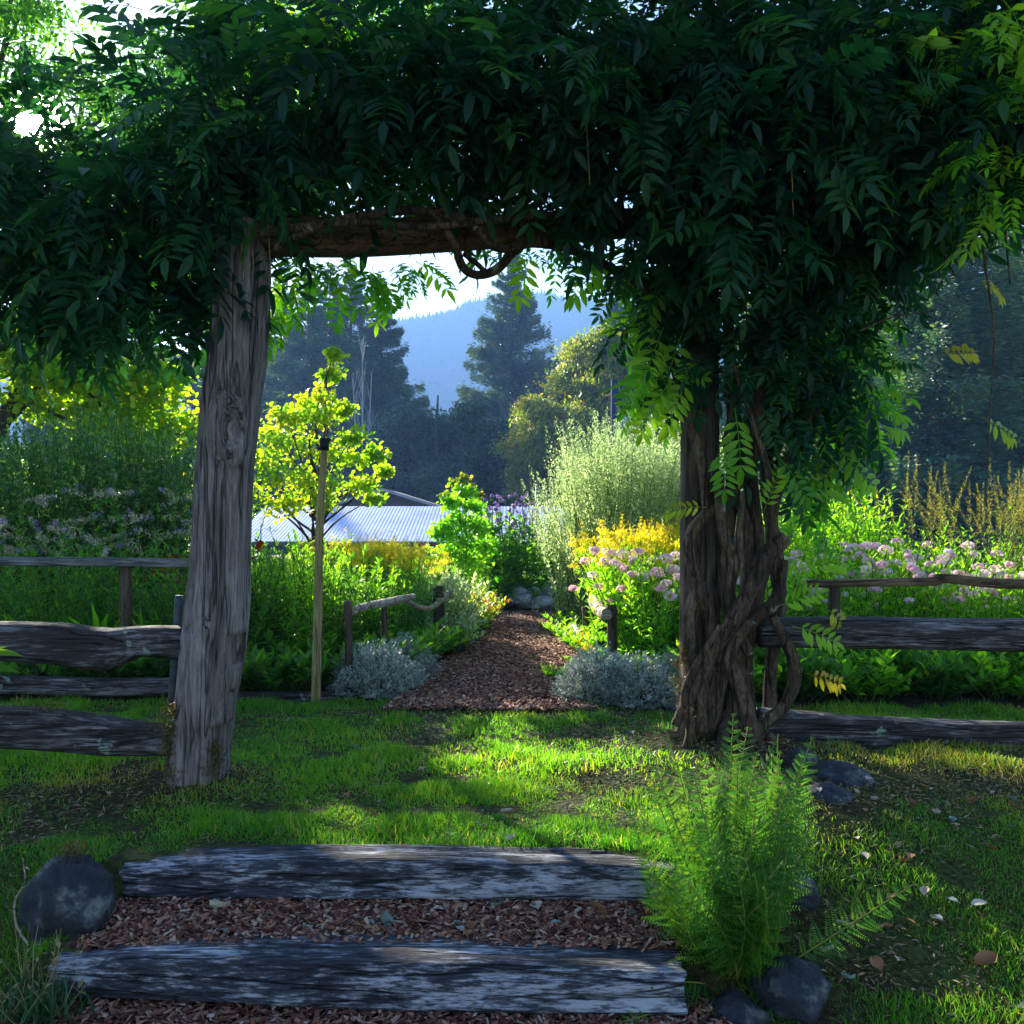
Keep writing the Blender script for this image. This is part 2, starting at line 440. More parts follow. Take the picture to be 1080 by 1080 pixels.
# wood chips lying on the mulch: nobody could count them
def chips(n, xf, ys_, big=1.0):
    Y = ys_(n); X = xf(Y, n)
    # flat splinters with a little thickness
    TV = np.array([[-.5, -.5, 0], [.5, -.42, 0], [.42, .5, .0], [-.38, .44, 0], [-.45, -.45, .16], [.42, -.36, .2], [.36, .42, .14], [-.33, .4, .2]])
    TF = [np.array([[4, 5, 6, 7], [0, 1, 5, 4], [1, 2, 6, 5], [2, 3, 7, 6], [3, 0, 4, 7]])]
    az = U(0, 2 * math.pi, n); el = rng.normal(0, .35, n)
    d = np.stack([np.cos(az) * np.cos(el), np.sin(az) * np.cos(el), np.sin(el)], -1)
    S = np.stack([U(.005, .016, n), U(.012, .05, n), U(.006, .02, n)], -1) * big
    return (TV, TF), np.stack([X, Y, tz(X, Y) + U(.006, .022, n)], -1), frames(d, roll=rng.normal(0, .4, n)), S
M_chip = noise_mat('wood_chip', [(0, (.04, .013, .008)), (.5, (.19, .068, .042)), (.85, (.38, .19, .12)), (.97, (.42, .30, .22))], rnd=True, rough=.85)
g = Geo()
T_, p_, r_, s_ = chips(7000, lambda Y, n: U(-1.32, .6, n), lambda n: U(2.85, 3.165, n)); scatter(g, T_, p_, r_, s_)
T_, p_, r_, s_ = chips(9000, lambda Y, n: U(-1.45, .62, n), lambda n: U(2.2, 2.82, n)); scatter(g, T_, p_, r_, s_)
T_, p_, r_, s_ = chips(34000, lambda Y, n: path_l(Y) - .1 + (path_r(Y) - path_l(Y) + .2) * R(n), lambda n: U(5.7, 11.75, n), 1.35); p_[:, 2] += .01; scatter(g, T_, p_, r_, s_)
struct('wood_chips', g, M_chip, False, 'stuff')

# ---------------------------------------------------------------- lawn
def dirtmask(X, Y):
    n_ = fbm(np.stack([X * 1.7, Y * 1.7, 0 * X], -1), 4, 31)
    d = np.maximum(.0, n_ - .42) * 1.4
    for cx, cy, rx, ry, k in ((1.85, 4.15, .75, .22, 1.1), (-1.75, 3.95, .35, .22, 1.2), (1.15, 3.85, .38, .4, 1.3), (1.1, 4.7, .5, .4, 1.1), (-1.35, 4.15, .25, .2, 1.0), (.75, 5.0, .5, .3, .7), (-.1, 5.65, .9, .12, .8), (.5, 4.2, .25, .2, .6), (1.0, 3.0, .4, .25, .3)):
        d = d + k * np.exp(-(((X - cx) / rx) ** 2 + ((Y - cy) / ry) ** 2))
    return np.clip(d, 0, 1)
def lawn(n, x0, x1, y0, y1, L0, L1, W, dens=None):
    X = U(x0, x1, n); Y = U(y0, y1, n)
    keep = ~((X > SX0 + .05) & (X < SX1 - .02 + .05 * np.sin(Y * 40)) & (Y < 3.30))
    keep &= ~((Y > 6.05) & (X < -.6)) & ~((Y > 5.72) & (X > -.62) & (X < .45)) & ~((Y > 5.85) & (X > .45))
    dm = dirtmask(X, Y); keep &= R(n) > dm * .93
    X, Y, dm = X[keep], Y[keep], dm[keep]; n = len(X)
    az = U(0, 2 * math.pi, n); lean = np.abs(rng.normal(.45, .3, n))
    d = np.stack([np.cos(az) * np.sin(lean), np.sin(az) * np.sin(lean), np.cos(lean)], -1)
    cl = fbm(np.stack([X * 4.5, Y * 4.5, 0 * X], -1), 3, 77)
    Ln = U(L0, L1, n) * (1 - .5 * dm) * (1 + .9 * cl)
    TV = np.array([[-.5, 0, 0], [.5, 0, 0], [-.42, .45, .04], [.42, .45, .04], [0, 1, -.18]])
    TF = [np.array([[0, 1, 3, 2]]), np.array([[2, 3, 4]])]
    S = np.stack([np.full(n, W) * U(.7, 1.4, n), Ln, Ln], -1)
    hue = np.clip(.40 + .32 * fbm(np.stack([X * 1.2, Y * 1.2, 0 * X + 4], -1), 3, 9) + rng.normal(0, .12, n) + .4 * dm * R(n) + .22 * sm((X - .6) / 1.5), 0, 1)
    hue = np.where(R(n) < .045, 1.0, hue)
    return (TV, TF), np.stack([X, Y, tz(X, Y) - .003], -1), frames(d, roll=U(-1.5, 1.5, n)), S, hue
M_grass = leaf_mat('grass_blade', (.03, .14, .012), (.11, .27, .012), (.36, .28, .07), trans=.5, tcol=1.5, rough=.4)
g = Geo()
for args in ((150000, -2.6, 3.0, 2.35, 4.2, .016, .046, .0030), (90000, -3.2, 4.2, 4.2, 6.15, .02, .05, .0045), (16000, -7, -2.6, 2.4, 6.1, .03, .07, .006), (16000, 3.0, 7, 2.4, 6.0, .03, .07, .006), (9000, -4, 4, .3, 2.35, .03, .07, .006)):
    T_, p_, r_, s_, a_ = lawn(*args); scatter(g, T_, p_, r_, s_, a_)
struct('lawn_grass', g, M_grass, False, 'stuff')
# clover and small broad leaves growing through the turf
g = Geo(); n = 9000
X = U(-3, 4, n); Y = U(2.5, 6, n)
k = ~((X > SX0) & (X < SX1) & (Y < 3.34)) & ~((Y > 5.7) & (X > -.6)) & (fbm(np.stack([X * 1.5, Y * 1.5, 0 * X + 9], -1), 3, 3) > .1)
X, Y = X[k], Y[k]; n = len(X); az = U(0, 6.28, n)
scatter(g, ROUND, np.stack([X, Y, tz(X, Y) + U(.01, .03, n)], -1), frames(np.stack([np.cos(az), np.sin(az), U(.0, .5, n)], -1)), U(.008, .02, n))
M_clover = leaf_mat('clover_leaf', (.02, .08, .02), (.05, .14, .03), trans=.4)
struct('clover', g, M_clover, False, 'stuff')
# dead bits and crumbs lying in the turf
g = Geo(); n = 60000
X = U(-3, 3.6, n); Y = U(2.5, 6.0, n); k = ~((X > SX0) & (X < SX1) & (Y < 3.34)) & ((dirtmask(X, Y) > .2) | (R(n) < .15))
X, Y = X[k], Y[k]; n = len(X); az = U(0, 6.28, n)
scatter(g, LEAFQ, np.stack([X, Y, tz(X, Y) + U(.003, .012, n)], -1), frames(np.stack([np.cos(az), np.sin(az), rng.normal(0, .25, n)], -1), roll=rng.normal(0, .6, n)), np.stack([U(.006, .02, n), U(.012, .045, n), U(.01, .03, n)], -1))
M_bits = noise_mat('dead_turf_bits', [(0, (.05, .028, .015)), (.5, (.16, .10, .055)), (1, (.38, .28, .16))], rnd=True)
struct('lawn_litter', g, M_bits, False, 'stuff')

# ---------------------------------------------------------------- hill and the woods on it
def hz(X, Y):
    r = 129 + 16 * np.cos((X - 60) / 150.0) + 10 * np.sin(X / 63.0 + 1.3) + 3.5 * vn(np.stack([X / 22, 0 * X, 0 * X], -1), 4) 
    k = sm((Y - 330) / 330)
    return -3 + r * k * (1 + .22 * fbm(np.stack([X / 80, Y / 90, 0 * X], -1), 4, 8) * (1 - k))
M_hill = noise_mat('hill_woods', [(.3, (.006, .014, .008)), (.7, (.010, .02, .010))], .12, 8, bump=0, rough=1, spec=0)
g = gridmesh(np.linspace(-640, 640, 220), np.linspace(330, 690, 60), hz)
o = struct('hill', g, M_hill)
g = Geo(); n = 14000
X = U(-500, 500, n); Y = np.where(R(n) < .55, U(640, 668, n), U(380, 660, n)); h = U(2.5, 6.5, n); w = h * U(.16, .24, n)
th = np.linspace(0, 2 * np.pi, 6)[:5]
TV = np.vstack([np.stack([np.cos(th), np.sin(th), 0 * th], -1), [[0, 0, 1.0]]])
TF = [np.array([[i, (i + 1) % 5, 5] for i in range(5)])]
scatter(g, (TV, TF), np.stack([X, Y, hz(X, Y) - 1], -1), np.tile(np.eye(3), (n, 1, 1)), np.stack([w, w, h], -1))
struct('hill_forest', g, M_hill, False, 'stuff')

# ---------------------------------------------------------------- haze
g = Geo(); box(g, (0, 380, 90), (1460, 980, 187))
m, t, out = nt('haze_air'); N, L = t.nodes, t.links
v = N.new('ShaderNodeVolumePrincipled'); v.inputs['Color'].default_value = (.25, .48, 1.0, 1); v.inputs['Density'].default_value = HAZE_DENSITY; v.inputs['Anisotropy'].default_value = .15
L.new(v.outputs[0], out.inputs['Volume'])
struct('haze', g, m, False, 'stuff')

# ---------------------------------------------------------------- materials
M_post = wood_mat('weathered_post', (.06, .045, .042), (.17, .135, .125), (.32, .28, .275), 'Z', 1.0, bump=.9)
M_dkpost = wood_mat('dark_post', (.02, .013, .009), (.075, .05, .035), (.15, .11, .08), 'Z', 1.0)
M_beam = wood_mat('beam_wood', (.03, .018, .011), (.11, .065, .035), (.22, .15, .09), 'X', 1.0)
M_rail = wood_mat('rail_wood', (.012, .010, .011), (.045, .036, .034), (.30, .28, .30), 'X', 1.0, lichen=(.22, .27, .22), bump=.9, contrast=.9)
M_step = wood_mat('step_timber', (.012, .013, .018), (.06, .06, .075), (.44, .44, .50), 'X', 1.0, bump=1.0, contrast=1.5, rough=.8, along=9, across=55)
M_grey = wood_mat('grey_board', (.05, .05, .055), (.17, .17, .18), (.35, .35, .37), 'X', 1.0)
M_drift = wood_mat('driftwood', (.10, .075, .055), (.30, .24, .18), (.50, .44, .37), 'X', 1.0)
M_stake = wood_mat('cane_stake', (.10, .075, .03), (.26, .21, .09), (.40, .34, .17), 'Z', 1.0, bump=.3)
M_bark = wood_mat('vine_bark', (.016, .010, .006), (.075, .045, .027), (.20, .14, .09), 'Z', 1.0, lichen=(.26, .28, .26), bump=1.0, along=14, across=40)
M_trunk = wood_mat('tree_bark', (.02, .014, .01), (.06, .045, .035), (.11, .09, .07), 'Z', .3)
M_moss = noise_mat('moss', [(.3, (.035, .04, .005)), (.6, (.11, .10, .008)), (.8, (.16, .10, .02))], 30, 6, bump=1, bdist=.02)
M_stone = noise_mat('boulder_stone', [(.3, (.014, .016, .022)), (.52, (.032, .036, .046)), (.58, (.08, .082, .088)), (.66, (.20, .21, .19))], 11, 14, bump=1, bdist=.06, rough=.75, spec=.35)
M_pale = noise_mat('pale_stone', [(.3, (.10, .10, .11)), (.7, (.34, .33, .34))], 8, 10, bump=.7)
M_black = noise_mat('black_plastic', [(0, (.008, .008, .01)), (1, (.02, .02, .02))], 5, 2, rough=.5)

def mossy(parent, centers, n, r=.03, size=.012, mat=None):
    """short upright tufts of moss on the named spots"""
    g = Geo(); c = np.asarray(centers, float)[rng.integers(0, len(centers), n)]
    p_ = c + rng.normal(0, 1, (n, 3)) * r
    scatter(g, LEAFQ, p_, frames(rng.normal(0, 1, (n, 3)) + [0, -.3, .9]), U(.5, 1.3, n) * size)
    return part('moss', g, mat or M_mossleaf, parent)
M_mossleaf = leaf_mat('moss_tuft', (.045, .04, .004), (.11, .085, .006), (.20, .11, .015), trans=.2)

# ---------------------------------------------------------------- arbor: two posts and a beam
YL, YR = 4.15, 4.85
arbor = thing('garden_arbor', 'rustic log arbor with a cracked grey leaning post and a brown crossbeam under the vines', 'arbor', (0, 0, 0))
L_ = [(835, 174, 238), (822, 176, 239), (790, 181, 241), (740, 188, 247), (690, 193, 256), (640, 198, 261), (600, 203, 262), (550, 206, 263), (500, 209, 265), (450, 213, 270), (420, 216, 273), (390, 220, 278), (360, 223, 281), (320, 227, 283), (270, 231, 284), (240, 233, 284)]
pts = []; rr = []
for y, a_, b_ in L_:
    pts.append(P((a_ + b_) / 2, y, YL)); rr.append((b_ - a_) / 2 / F * YL)
pts = smooth_path(pts, 7); rr = np.interp(np.linspace(0, 1, len(pts)), np.linspace(0, 1, len(rr)), rr)
def post_geo(pts, rr, deep, seed):
    g = Geo(); n = len(pts); seg = 56
    th = np.linspace(0, 2 * np.pi, seg, endpoint=False)
    c, s_ = np.cos(th), np.sin(th)
    # a faceted section: two broad faces meeting in a soft corner towards the camera
    z = pts[:, 2]
    V = np.zeros((n, seg, 3))
    for i in range(n):
        pc = np.abs(c) ** .75 * np.sign(c); ps = np.abs(s_) ** .85 * np.sign(s_)
        q = np.stack([c * 3.2, s_ * 3.2, np.full(seg, z[i] * .9)], -1)
        k = 1 + .05 * fbm(q, 3, seed)
        q2 = np.stack([c * 13, s_ * 13, np.full(seg, z[i] * 1.1 + .25 * math.sin(z[i] * 3))], -1)
        groove = np.maximum(0, vn(q2, seed + 3) - .25) * .20 + .02 * vn(q2 * 2.3, seed + 4)
        # long split running down the camera side
        cr = np.exp(-((th - (4.95 + .10 * math.sin(z[i] * 2.2))) / .075) ** 2) * .22 * sm((z[i] + .1) / .4) * sm((1.5 - z[i]) / .3)
        k = k - groove - cr
        V[i, :, 0] = pts[i, 0] + pc * rr[i] * k
        V[i, :, 1] = pts[i, 1] + ps * deep * k
        V[i, :, 2] = z[i]
    V = V.reshape(-1, 3)
    return g, V, n, seg
g, V, n, seg = post_geo(pts, rr, .15, 3)
# knot: an eye shaped hollow with a raised rim and scar lines, on the camera side
kc = P(243, 452, YL - .14)
d2 = ((V[:, 0] - kc[0]) / .045) ** 2 + ((V[:, 2] - kc[2]) / .075) ** 2
front = V[:, 1] < YL - .02
V[:, 1] += np.where(front, .045 * np.exp(-d2 * 2.2) - .028 * np.exp(-((np.sqrt(d2) - 1.5) / .5) ** 2), 0)
# the grey torn strip ends lower down in a ledge
led = np.exp(-((V[:, 2] - (P(0, 655, YL)[2] + .25 * (V[:, 0] + 1.3))) / .012) ** 2) * (V[:, 0] < -1.28)
V[:, 1] += np.where(front, .02 * led, 0)
i = np.arange(n - 1)[:, None] * seg; j = np.arange(seg)[None]; j2 = (j + 1) % seg
Fq = np.stack([i + j, i + j2, i + seg + j2, i + seg + j], -1).reshape(-1, 4)[:, ::-1]
V2 = np.vstack([V, V[:seg].mean(0), V[-seg:].mean(0)])
jj = np.arange(seg)
g.add(V2, [Fq, np.stack([jj, (jj + 1) % seg, np.full(seg, n * seg)], -1), np.stack([(n - 1) * seg + (jj + 1) % seg, (n - 1) * seg + jj, np.full(seg, n * seg + 1)], -1)])
me = g.mesh('post', True)
# two mortises cut through the right side of the post
gc = Geo()
for (px, py, w, h) in ((247, 686, .090, .135), (232, 784, .10, .15)):
    c0 = P(px, py, YL - .10)
    box(gc, c0 + np.array([.015, -.03, 0]), (w, .34, h))
cme = gc.mesh('cut'); co = bpy.data.objects.new('cut', cme); COL.objects.link(co)
po = link('post', me, M_post, arbor, 'leaning grey weathered post with a dark knot, a long split and two cut sockets')
bm_ = po.modifiers.new('b', 'BOOLEAN'); bm_.object = co; bm_.operation = 'DIFFERENCE'; bm_.solver = 'EXACT'
dg = bpy.context.evaluated_depsgraph_get()
nm = bpy.data.meshes.new_from_object(po.evaluated_get(dg)); po.modifiers.clear(); po.data = nm
bpy.data.objects.remove(co)
mossy(po, [P(178, 790, YL - .12), P(180, 770, YL - .12), P(183, 815, YL - .13), P(226, 790, YL - .1), P(224, 810, YL - .12), P(183, 750, YL - .1)], 2600, .022, .014)
# right post
g = Geo(); pr = [P(738, y, YR + .12) for y in (800, 700, 600, 500, 400, 300, 225)]
tube(g, smooth_path(pr, 8), [.115, .10, .095, .09, .09, .095, .095], 28, .05, 5, up=(0, 1, 0), power=.6, ridges=.06, seed=11)
part('post', g, M_dkpost, arbor, True, 'upright brown post wrapped in twisting vine stems')
g = Geo()
bp_ = [P(205, 246, YL + .0), P(290, 249, YL), P(380, 251, YL + .12), P(480, 247, YL + .28), P(580, 241, YL + .45), P(660, 236, YR - .05), P(760, 233, YR + .1), P(830, 231, YR + .2)]
tube(g, smooth_path(bp_, 10), [.085, .082, .078, .075, .07, .07, .075], 24, .06, 5, up=(0, 0, 1), power=.65, ridges=.05, seed=21, stretch=.15)
part('crossbeam', g, M_beam, arbor, True)

# ---------------------------------------------------------------- split rail fences
def rail(parent, pts, r, r2, mat, seed, label=None, power=.6, name='rail', ridges=.07):
    g = Geo(); tube(g, smooth_path(pts, 14), r, 26, .09, 5, rad2=r2, up=(0, 0, 1), power=power, ridges=ridges, seed=seed, stretch=.2)
    return part(name, g, mat, parent, True, label)
fl = thing('split_rail_fence', 'dark weathered split rail fence with wavy mossy rails running left from the leaning grey post', 'fence')
YF = YL + .02
rail(fl, [P(-260, 672, YF - .1), P(-120, 684, YF), P(-20, 676, YF), P(60, 678, YF), P(110, 684, YF), P(150, 676, YF), P(196, 678, YF)], [.08, .085, .085, .09, .09, .06, .07], [.08, .083, .082, .088, .088, .062, .07], M_rail, 31)
lr = rail(fl, [P(-260, 762, YF - .1), P(-120, 766, YF), P(0, 766, YF), P(60, 770, YF), P(110, 776, YF), P(190, 782, YF)], [.07, .075, .08, .085, .08, .06], [.08, .085, .088, .085, .082, .062], M_rail, 33)
mossy(lr, [P(x, y, YF - .03) for x, y in ((20, 744), (45, 748), (60, 750), (165, 768), (172, 776), (160, 782))], 1400, .025, .012)
g = Geo(); tube(g, smooth_path([P(-230, 800, YF - .06), P(-232, 640, YF - .06)], 8), .10, 24, .08, 5, up=(0, 1, 0), ridges=.06, seed=4)
part('post', g, M_post, fl, True)
fr = thing('split_rail_fence', 'thick dark brown split rail fence running right from the vine-wrapped post', 'fence')
YQ = YR + .05
rail(fr, [P(800, 668, YQ), P(870, 667, YQ), P(960, 668, YQ), P(1080, 670, YQ), P(1250, 672, YQ - .1), P(1420, 668, YQ - .2)], [.07, .08, .085, .08, .085, .08], [.07, .074, .076, .082, .08, .08], M_rail, 41)
rail(fr, [P(800, 765, YQ), P(850, 768, YQ), P(900, 771, YQ), P(980, 774, YQ), P(1080, 776, YQ), P(1250, 776, YQ - .1), P(1420, 772, YQ - .2)], [.08, .085, .08, .075, .075, .07], [.085, .085, .078, .07, .068, .07], M_rail, 43)
g = Geo(); tube(g, smooth_path([P(1400, 850, YQ - .1), P(1400, 640, YQ - .1)], 8), .11, 24, .08, 5, up=(0, 1, 0), ridges=.06, seed=14)
part('post', g, M_post, fr, True)
# grey board railing of the bed behind the left fence
gb = thing('board_railing', 'thin pale grey board rail on a dark post in front of the left flower bed', 'railing')
rail(gb, [P(-200, 592, 6.5), P(0, 592, 6.5), P(130, 593, 6.5), P(202, 594, 6.5)], [.045], [.030], M_grey, 51, power=.35, name='board', ridges=.02)
for px in (133, -150):
    g = Geo(); tube(g, smooth_path([P(px, 727, 6.52), P(px, 598, 6.52)], 6), .034, 12, .06, 5, up=(0, 1, 0), power=.5, seed=px + 200)
    part('post', g, M_dkpost, gb, True)
# thin rail at the back of the right bed
rb = thing('pole_railing', 'thin brown pole rail among the pink flowers behind the right fence', 'railing')
rail(rb, [P(850, 616, 6.5), P(905, 615, 6.5), P(985, 613, 6.5), P(995, 610, 6.5), P(1080, 616, 6.5), P(1300, 614, 6.5)], [.028, .03, .03, .04, .032], [.026, .028, .03, .036, .03], M_beam, 53)
for px in (880, 1250):
    g = Geo(); tube(g, smooth_path([P(px, 735, 6.53), P(px, 612, 6.53)], 6), .035, 12, .06, 5, up=(0, 1, 0), power=.5, seed=px)
    part('post', g, M_dkpost, rb, True)
# edging timbers
def edging(pts, r, r2, label, seed):
    g = Geo(); tube(g, smooth_path(pts, 10), r, 20, .06, 5, rad2=r2, power=.5, ridges=.04, seed=seed)
    o = link('edging_timber', g.mesh('edging_timber', True), M_rail); tag(o, label, 'timber'); return o
edging([P(-200, 722, 6.12), P(0, 722, 6.12), P(100, 724, 6.12), P(196, 724, 6.12)], .05, .055, 'dark flat edging timber lying under the upper left fence rail', 61)
edging([P(250, 738, 6.14), P(330, 738, 6.14), P(385, 736, 6.2)], .045, .05, 'dark edging timber between the cane stake and the silver shrubs', 62)

# metal stake beside the leaning post, tall cane with a black cap
g = Geo(); tube(g, smooth_path([P(181, 745, 4.32), P(185, 690, 4.32), P(189, 628, 4.32)], 6), .017, 10, .03, 5, up=(0, 1, 0), power=.6)
M_steel = noise_mat('blue_grey_steel', [(.3, (.03, .04, .055)), (.7, (.08, .10, .13))], 12, 5, rough=.5, metallic=.4)
o = link('steel_stake', g.mesh('steel_stake', True), M_steel); tag(o, 'short blue-grey steel stake standing behind the rails beside the leaning post', 'stake')
cs = thing('garden_pole', 'tall thin pale wooden pole with a black cap at the bed edge', 'pole')
g = Geo(); tube(g, smooth_path([P(333, 742, 5.95), P(335, 660, 5.95), P(337, 560, 5.95), P(342, 472, 5.95)], 8), [.03, .029, .026, .022], 14, .04, 4, up=(0, 1, 0))
part('shaft', g, M_stake, cs, True)
g = Geo(); tube(g, smooth_path([P(341.8, 475, 5.95), P(342, 462, 5.95)], 3), [.03, .032], 14, .02, up=(0, 1, 0)); tube(g, [P(342, 466, 5.95) + [.02, 0, 0], P(349, 463, 5.95)], [.012, .01], 8)
part('cap', g, M_black, cs, True)

# low driftwood railings along the path
def low_rail(label, posts, rails, seed):
    t_ = thing('driftwood_railing', label, 'railing')
    for (px, y0, y1, Y, r) in posts:
        g = Geo(); tube(g, smooth_path([P(px, y0, Y), P(px + 1, (y0 + y1) / 2, Y), P(px, y1, Y)], 5), r, 14, .08, 6, up=(0, 1, 0), seed=seed + px, ridges=.04)
        part('post', g, M_dkpost if r < .05 else M_post, t_, True)
    for k, pr_ in enumerate(rails):
        g = Geo(); tube(g, smooth_path([P(*q) for q in pr_[0]], 7), pr_[1], 16, .14, 9, up=(0, 0, 1), seed=seed + k, ridges=.08)
        part('rail', g, M_drift, t_, True)
    return t_
low_rail('low railing of bleached crooked driftwood on dark posts left of the mulch path', [(367, 742, 634, 6.2, .026), (405, 715, 640, 6.75, .022), (462, 700, 618, 8.0, .045)],
         [(((372, 645, 6.2), (385, 640, 6.35), (405, 636, 6.6), (420, 633, 6.9), (436, 629, 7.2)), [.03, .026, .034, .03, .02]), (((430, 633, 7.1), (440, 640, 7.3), (455, 641, 7.6), (470, 628, 8.2), (476, 624, 8.5)), [.016, .022, .02, .026, .018])], 70)
low_rail('low railing of one bleached driftwood log on square posts right of the mulch path', [(645, 705, 638, 6.6, .035), (635, 690, 632, 7.3, .045), (617, 676, 640, 8.6, .03)],
         [(((640, 648, 6.55), (634, 644, 6.9), (628, 636, 7.4), (624, 630, 8.0)), [.035, .045, .05, .03]), (((612, 672, 8.3), (607, 662, 8.8), (603, 652, 9.4)), [.03, .035, .02])], 90)

# ---------------------------------------------------------------- timber steps
def step(label, pts, hw, hh, seed):
    g = Geo(); tube(g, smooth_path(pts, 40), hw, 96, .07, 9, rad2=hh, up=(0, 0, 1), power=.34, ridges=.035, seed=seed, stretch=.12)
    V = g.V[0]; q = V * [3.5, 38, 38]; nz = fbm(q, 4, seed); sp = np.maximum(0, vn(V * [1.6, 26, 26], seed + 8) - .42)
    c_ = V.mean(0); d = norm((V - c_) * [.02, 1, 1]); V -= d * (sp * .05 + .0035 * nz)[:, None]
    x0_, x1_ = V[:, 0].min(), V[:, 0].max(); e_ = np.minimum(V[:, 0] - x0_, x1_ - V[:, 0]); V[:, 0] += np.where(e_ < .05, .008 * vn(V * [0, 40, 40], seed), 0)
    o = link('step_log', g.mesh('step_log', True), M_step); tag(o, label, 'log step'); return o
step('upper weathered timber step at the edge of the lawn', [(-1.31, 3.25, -.060), (-1.0, 3.25, -.052), (-.4, 3.24, -.046), (.1, 3.23, -.048), (.56, 3.22, -.058)], [.075, .085, .09, .09, .085, .075], [.050, .060, .064, .066, .064, .055], 101)
step('lower broad timber step nearest the bottom of the picture', [(-1.36, 2.88, -.208), (-1.05, 2.87, -.197), (-.5, 2.845, -.197), (0, 2.82, -.199), (.50, 2.80, -.206)], [.085, .10, .105, .105, .10, .09], [.056, .066, .070, .070, .066, .06], 103)

# ---------------------------------------------------------------- stones
def stone(label, c, s_, seed, mat=None, name='boulder', group=None, rough=.20, moss=None, taper=0):
    import bmesh
    bm = bmesh.new(); bmesh.ops.create_icosphere(bm, subdivisions=5, radius=1)
    me = bpy.data.meshes.new(name); bm.to_mesh(me); bm.free()
    V = np.empty(len(me.vertices) * 3); me.vertices.foreach_get('co', V); V = V.reshape(-1, 3)
    rs = np.random.default_rng(seed); 
    for _ in range(9):       # knock flats off it
        d = rs.normal(0, 1, 3); d /= np.linalg.norm(d); h = rs.uniform(.62, .9)
        e = V @ d - h; V = V - np.maximum(e, 0)[:, None] * d * .8
    if taper: V[:, :2] *= (1 - taper * V[:, 2:3])
    V = V * (1 + rough * fbm(V * 1.3, 5, seed) + .035 * fbm(V * 9, 3, seed))[:, None] * np.asarray(s_)
    me.vertices.foreach_set('co', V.ravel().astype(np.float32)); me.polygons.foreach_set('use_smooth', np.ones(len(me.polygons), bool)); me.update()
    o = link(name, me, mat or M_stone); o.location = c; tag(o, label, 'stone', group); return o
b0 = stone('big dark blue-grey pointed boulder left of the steps', (-1.42, 3.05, -.09), (.15, .14, .21), 5, taper=.35)
g = Geo(); n = 500; scatter(g, LEAFQ, np.stack([rng.normal(.01, .03, n), rng.normal(-.01, .03, n), .188 + rng.normal(0, .008, n) - 0], -1), frames(rng.normal(0, 1, (n, 3)) + [0, 0, 1]), .011)
part('moss', g, M_mossleaf, b0)
stone('rounded dark stone on the bare soil below the vine trunk', P(872, 852, 3.85), (.115, .11, .085), 8)
stone('dark stone tucked against the vine roots behind another stone', P(885, 822, 4.15), (.13, .12, .075), 9)
stone('smooth dark rock at the foot of the fern', (.84, 2.84, -.27), (.13, .13, .115), 12)
stone('low dark rock beneath the fern stems', (.66, 2.78, -.29), (.10, .10, .06), 13)
stone('dark rock half hidden behind the fern beside the upper step', P(825, 935, 3.25), (.12, .12, .10), 14)
stone('small dark stone under the right end of the fern', P(790, 985, 3.1), (.08, .08, .07), 15)
stone('small grey stone in the grass right of the vine base', P(845, 800, 4.35), (.07, .07, .05), 16)
for k, (px, py, Y, w, h) in enumerate(((536, 636, 11.8, .14, .10), (553, 634, 11.9, .12, .09), (572, 637, 11.85, .16, .10), (592, 634, 11.9, .12, .11), (520, 640, 11.6, .13, .11), (508, 648, 11.2, .14, .10), (500, 655, 10.6, .11, .09), (583, 626, 12.1, .12, .09), (545, 624, 12.15, .13, .09), (602, 645, 11.3, .12, .10), (564, 626, 12.15, .11, .08))):
    stone('rounded stone of the low border across the far end of the mulch path', P(px, py, Y), (w, w * .9, h), 40 + k, M_pale if k % 3 else M_stone, group='stones bordering the far end of the path', name='border_stone')

# ---------------------------------------------------------------- buildings and pole beyond the garden
M_roof = noise_mat('corrugated_steel', [(.35, (.24, .32, .56)), (.6, (.34, .43, .68))], 1.2, 6, rough=.9, bump=.05, spec=.08)  # blue of the reflected sky is put into the base colour
M_wallp = noise_mat('shed_wall', [(.3, (.05, .045, .04)), (.7, (.09, .08, .075))], 2, 5)
M_slate = noise_mat('grey_roof', [(.3, (.16, .16, .18)), (.7, (.26, .26, .28))], 3, 6, rough=.6)
sh = thing('metal_roofed_shed', 'long low shed with a pale corrugated steel roof beyond the flowers', 'shed')
Yr = 27.0
e = P(240, 571, Yr); rdg = P(240, 534, Yr + 4.2); x1 = GX(760, Yr)
nx = 520; xs_ = np.linspace(e[0], x1, nx); amp = .006 * np.cos(np.linspace(0, 2 * np.pi * nx / 4, nx))
g = Geo(); rows = []
for q in np.linspace(0, 1, 5):
    rows.append(np.stack([xs_, np.full(nx, Yr + 4.2 * q), e[2] + (rdg[2] - e[2]) * q + amp], -1))
V = np.concatenate(rows); i = np.arange(4)[:, None] * nx; j = np.arange(nx - 1)[None]
Fq = np.stack([i + j, i + j + 1, i + nx + j + 1, i + nx + j], -1).reshape(-1, 4)
g.add(V, Fq); V2 = V.copy(); V2[:, 2] -= .03; g.add(V2, Fq[:, ::-1])
V3 = V.copy(); V3[:, 1] = 2 * (Yr + 4.21) - V3[:, 1]; g.add(V3, Fq[:, ::-1])
part('roof', g, M_roof, sh)
g = Geo(); box(g, ((e[0] + x1) / 2, Yr + 4.2, (e[2] - 2.6) / 2 + e[2] * .0 - .2), (x1 - e[0] - .6, 7.6, 2.5)); part('wall', g, M_wallp, sh)
g = Geo(); box(g, ((e[0] + x1) / 2, Yr + .02, e[2] - .09), (x1 - e[0], .04, .12)); part('fascia', g, M_wallp, sh)
